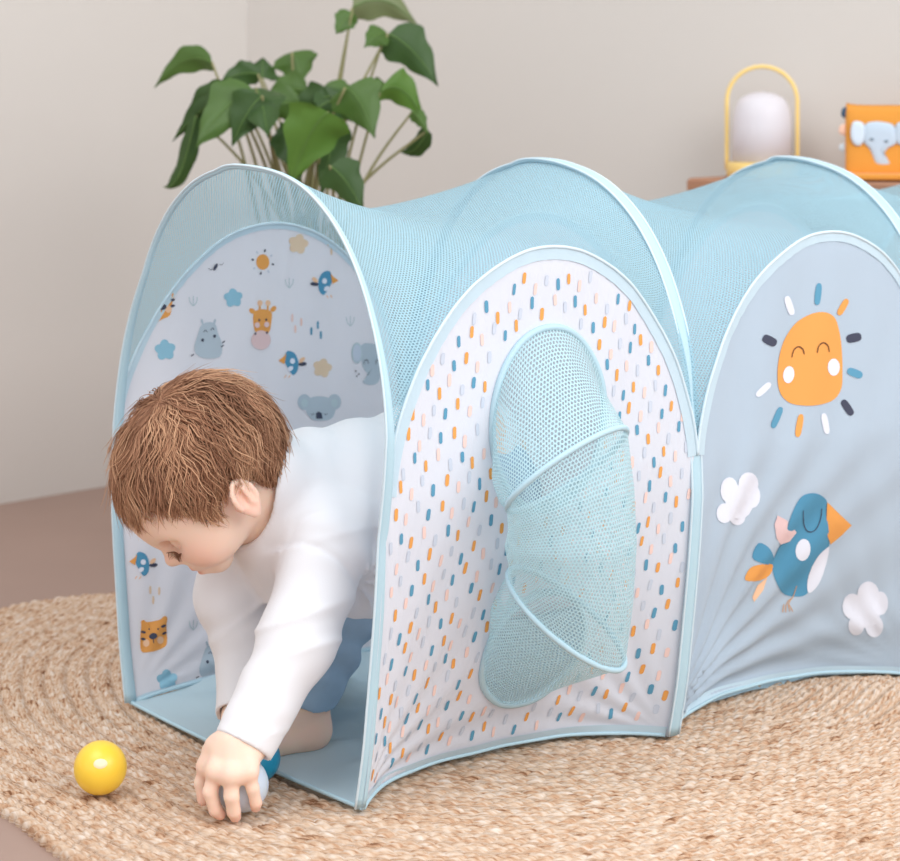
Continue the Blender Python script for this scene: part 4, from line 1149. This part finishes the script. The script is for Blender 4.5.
def lantern():
    c = shelf_spot(762, 0.085); S = c[1] / FPX
    root = empty('lantern', c, 'yellow lantern with arched handle and frosted white dome on the shelf', 'lamp')
    M_y = mat('yellow_metal', srgb(242, 208, 128), rough=0.4, spec=0.5)
    M_g = mat('frosted_white_glass', srgb(244, 241, 246), rough=0.35, spec=0.4, translucent=0.4)
    r_ = 30 * S
    mb = MB(); mb.add(*lathe([(0.0001, 0), (r_ * 1.12, 0), (r_ * 1.18, .003), (r_ * 1.18, 0.021), (r_ * 1.12, 0.024), (0.0001, 0.024)], 48)); mb.build('base', M_y, root)
    top = (178 - 92) * S
    mb = MB(); pr = [(0.0001, top), (r_ * .45, top - .004), (r_ * .78, top - .014), (r_ * .93, top - .032), (r_ * .97, top - .055), (r_ * .97, 0.025), (0.0001, 0.025)]
    mb.add(*lathe(catmull(pr[:-2], 5).tolist() + pr[-2:], 48)); o = mb.build('diffuser', M_g, root); o['label'] = 'frosted white dome'
    w = 35 * S; h = (178 - 67) * S
    pth = [(-w, 0, 0.012)] + [(-w, 0, z) for z in np.linspace(.03, h - w, 6)] + [(-w * math.cos(a), 0, h - w + w * math.sin(a)) for a in np.linspace(.15, math.pi - .15, 15)] + [(w, 0, z) for z in np.linspace(h - w, .03, 6)] + [(w, 0, 0.012)]
    mb = MB(); mb.add(*tube(pth, 0.0034, n=10)); o = mb.build('handle', M_y, root)
    root.rotation_euler.z = math.radians(-12)
lantern()

def soft_cube():
    c = shelf_spot(893, 0.075); S = c[1] / FPX
    root = empty('soft_book', c + np.array([0, 0, 0.0005]), 'orange cloth baby book with grey elephant and corner tags on the shelf', 'toy book')
    M_o = mat('orange_felt', srgb(220, 146, 58), rough=0.85, sheen=0.2, bump=0.2, bump_scale=400)
    M_e = mat('grey_plush', srgb(190, 204, 218), rough=0.9, sheen=0.3, bump=0.3, bump_scale=300)
    def cushion(w, d, h, cz, tilt=0.0, yo=0.0):
        n, m = 26, 22; th = np.linspace(0, 2 * np.pi, n * 2, endpoint=False); V = []
        for k in np.linspace(-1, 1, m):
            s_ = (1 - abs(k) ** 5) ** .25 if abs(k) < 1 else 0.0
            for a in th:
                sx = math.copysign(abs(math.cos(a)) ** .35, math.cos(a)); sy = math.copysign(abs(math.sin(a)) ** .55, math.sin(a))
                V.append((w * sx * (0.97 + .03 * s_), d * sy * s_ + yo + tilt * k, cz + h * k * (1 + 0.06 * abs(sx) ** 6)))
        F = grid_faces(m, n * 2, close_v=True).tolist(); return V, F + [list(range(n * 2))[::-1], list(range((m - 1) * n * 2, m * n * 2))]
    w = 47 * S; h = (183 - 110) * S / 2
    mb = MB(); mb.add(*cushion(w, 0.014, h, h * 1.0 + 0.0035, 0.008)); body = mb.build('cover', M_o, root)
    mb = MB(); mb.add(*cushion(w * 1.16, 0.030, 0.0055, 0.0062, 0, -0.022)); mb.build('base_page', M_o, root)
    # elephant applique: padded outline on the front face
    def pad(poly, name, th, col, y0, par):
        P = catmull(poly, 5, closed=True); cc = P.mean(0); m = len(P); V = []; rings = [(1, 0), (.98, .6), (.9, .9), (.6, 1), (.3, 1)]
        for k, e in rings:
            for q in P: V.append(((cc[0] + (q[0] - cc[0]) * k), y0 - th * e, cc[1] + (q[1] - cc[1]) * k))
        V.append((cc[0], y0 - th, cc[1])); F = [(a * m + i, a * m + (i + 1) % m, (a + 1) * m + (i + 1) % m, (a + 1) * m + i) for a in range(len(rings) - 1) for i in range(m)]
        F += [((len(rings) - 1) * m + i, (len(rings) - 1) * m + (i + 1) % m, len(V) - 1) for i in range(m)]
        return mesh_obj(name, V, F, col, par)
    px = lambda L: [((x - 893) * S, (183 - y) * S + .002) for x, y in L]
    face = pad(px([(866, 128), (874, 125.5), (884, 126), (893, 129), (897, 138), (896, 147), (888, 152), (884, 158), (884, 163), (888, 167), (891, 170), (886, 172.5), (880, 172), (875, 167), (872, 158), (869, 152), (864, 146), (863, 136)]), 'elephant', 0.006, M_e, -0.013, root)
    pad(px([(853, 127), (858, 125), (864, 128), (865, 138), (863, 147), (858, 150), (853, 146), (851, 137)]), 'ear', 0.004, mat('pale_plush', srgb(208, 220, 232), rough=.9, sheen=.3), -0.0150, face)
    pad(px([(896, 128), (903, 126), (908, 130), (909, 142), (903, 149), (897, 147), (895, 138)]), 'ear', 0.004, M_e, -0.0150, face)
    M_n = mat('slate_thread', srgb(110, 122, 134), rough=.8)
    for x, y in ((872, 143), (886, 145)): pad(px([(x - 2.4, y), (x, y + 1.5), (x + 2.4, y), (x, y - 1.2)]), 'eye', 0.0015, M_n, -0.0188, face)
    for (x, y, a, b, col, nm) in ((847.5, 117, 4.6, 6.5, (62, 84, 108), 'navy'), (845, 134, 4.5, 6, (246, 200, 176), 'peach'), (844, 152, 3.6, 4.4, (206, 216, 224), 'white')):
        t = pad(px([(x - a, y + b * .6), (x - a * .9, y - b * .7), (x + a, y - b), (x + a * 1.5, y), (x + a, y + b)]), 'tab', 0.004, mat(nm + '_ribbon', srgb(*col), rough=.8), 0.004, root); t['label'] = nm + ' ribbon tab'
    root.rotation_euler.z = math.radians(-10)
soft_cube()

# ------------------------------------------------------------------ potted plant in the corner
def plant():
    Y0 = 3.22
    base = sight(308, 215, Y0); bx, by = base[0], base[1]
    root = empty('potted_plant', (bx, by, GROUND), 'drooping green leafy plant in a clay pot in the corner behind the tunnel', 'plant')
    M_clay = mat('terracotta', srgb(186, 120, 94), rough=0.8, mottle=0.08); M_soil = mat('dark_soil', srgb(66, 48, 38), rough=1.0, bump=0.6, bump_scale=200)
    h = 0.40
    mb = MB(); mb.add(*lathe([(0.0001, 0), (0.095, 0), (0.115, .02), (0.125, h - .05), (0.137, h - .045), (0.140, h), (0.124, h), (0.121, h - .03), (0.0001, h - .031)], 48)); pot = mb.build('pot', M_clay, root)
    mb = MB(); mb.add(*lathe([(0.1205, h - .028), (0.08, h - .020), (0.0001, h - .016)], 36)); mb.build('soil', M_soil, pot)
    rs = np.random.default_rng(5)
    greens = [mat('leaf_green_%s' % k, srgb(*c), rough=0.45, spec=0.4, translucent=0.22, mottle=0.12, mottle_scale=30) for k, c in
              (('mid', (78, 108, 48)), ('deep', (60, 88, 42)), ('fresh', (90, 126, 50)), ('olive', (118, 128, 88)))]
    M_stem = mat('leaf_stalk', srgb(142, 138, 96), rough=0.6); M_rib = mat('leaf_rib', srgb(98, 128, 66), rough=0.6)
    # blade: base pixel, tip pixel, width px, distance, droop, fold, colour
    LV = [((212, 62), (154, 88), 27, 3.20, .20, .35, 0), ((258, 74), (220, 82), 24, 3.2, .1, .2, 1), ((292, 52), (302, 84), 40, 3.25, .10, .45, 0),
          ((262, 78), (263, 58), 34, 3.24, .0, .4, 1), ((196, 116), (162, 186), 17, 3.12, -.30, .6, 1), ((232, 94), (172, 142), 22, 3.11, .10, .5, 1), ((232, 92), (178, 132), 34, 3.10, .10, .30, 1),
          ((256, 92), (196, 148), 50, 3.06, .15, .25, 0), ((256, 88), (268, 138), 46, 3.08, .15, .3, 1), ((300, 104), (252, 116), 34, 3.14, .10, .3, 0),
          ((330, 96), (290, 122), 34, 3.18, .1, .3, 1), ((328, 112), (290, 186), 58, 3.02, .15, .25, 2), ((338, 124), (322, 196), 34, 3.10, .1, .2, 1),
          ((318, 108), (352, 92), 26, 3.16, .05, .3, 1), ((345, 88), (375, 138), 50, 3.04, .18, .35, 0), ((330, 166), (364, 214), 38, 3.00, .12, .3, 1),
          ((380, 92), (424, 122), 36, 3.12, .30, .35, 2), ((412, 112), (428, 134), 14, 3.12, .1, .4, 0), ((428, 130), (400, 152), 18, 3.12, -.2, .4, 1), ((352, 12), (336, 34), 22, 3.20, .05, .4, 0),
          ((352, 8), (418, 26), 38, 3.26, .22, .45, 3), ((388, 34), (438, 86), 42, 3.18, .12, .30, 1), ((386, 32), (364, 48), 22, 3.18, .10, .35, 0),
          ((250, 100), (212, 124), 30, 3.2, .1, .3, 1), ((300, 130), (276, 160), 30, 3.12, .1, .3, 1), ((318, 118), (340, 168), 40, 3.16, .12, .3, 1), ((360, 96), (398, 100), 24, 3.2, .15, .3, 0), ((240, 96), (184, 120), 30, 3.15, .12, .35, 1), ((262, 96), (232, 146), 40, 3.05, .12, .3, 1), ((308, 92), (262, 104), 34, 3.2, .15, .35, 0),
          ((288, 130), (300, 182), 36, 3.10, .08, .3, 1), ((322, 88), (352, 122), 36, 3.2, .1, .3, 0)]
    ns, nw = 15, 9
    crown_ = np.array([bx, by, GROUND + h - 0.016])
    for i, (a, b, wpx, Y, droop, fold, ci) in enumerate(LV):
        dY = rs.uniform(-.05, .05)
        A = sight(*a, Y); Bp = sight(*b, Y + dY); S = Y / FPX
        wd = wpx * S * 0.57; ax = Bp - A; ln = np.linalg.norm(ax); ax /= ln
        view = unit(A - np.array([0, 0, CAM_H])); sdv = unit(np.cross(ax, view) + rs.normal(0, .12, 3)); sdv = unit(sdv - ax * sdv.dot(ax)); nrm = np.cross(sdv, ax)
        if nrm.dot(view) > 0: nrm = -nrm
        V = []
        for s_ in np.linspace(0, 1, ns):
            prof_ = (math.sin(math.pi * min(1, s_ * 0.97 + 0.05) ** 0.62)) ** 0.85 * (1 - 0.12 * s_)
            prof_ = max(prof_, 0.02)
            lobe = 1 + 0.10 * math.sin(s_ * 17 + i) * (s_ > .15)
            mid = A + ax * ln * s_ + np.array([0, 0, 1]) * ln * droop * (4 * s_ * (1 - s_)) + view * ln * 0.10 * math.sin(s_ * 2.2 + i)
            for k in np.linspace(-1, 1, nw):
                V.append(mid + sdv * wd * k * prof_ * lobe - nrm * wd * fold * abs(k) ** 1.3 * prof_ + nrm * 0.10 * wd * math.sin(9 * s_ + 3 * k + i) * abs(k))
        lf = mesh_obj('leaf', np.array(V) - np.array([bx, by, GROUND]), grid_faces(ns, nw), greens[ci], root)
        V = np.array(V).reshape(ns, nw, 3)
        mb = MB(); mb.add(*tube(V[:-1, nw // 2] + nrm * 0.0008 - np.array([bx, by, GROUND]), np.linspace(.0011, .0004, ns - 1), n=5)); mb.build('midrib', M_rib, lf)
        st = crown_ + np.array([rs.uniform(-.05, .05), rs.uniform(-.05, .05), -0.004]); m1 = st * .45 + A * .55 + np.array([0, 0, 0.03])
        mb = MB(); mb.add(*tube(catmull([st, m1, A], 8) - np.array([bx, by, GROUND]), np.linspace(.0032, .0018, 17), n=6)); mb.build('stalk', M_stem, root)
plant()
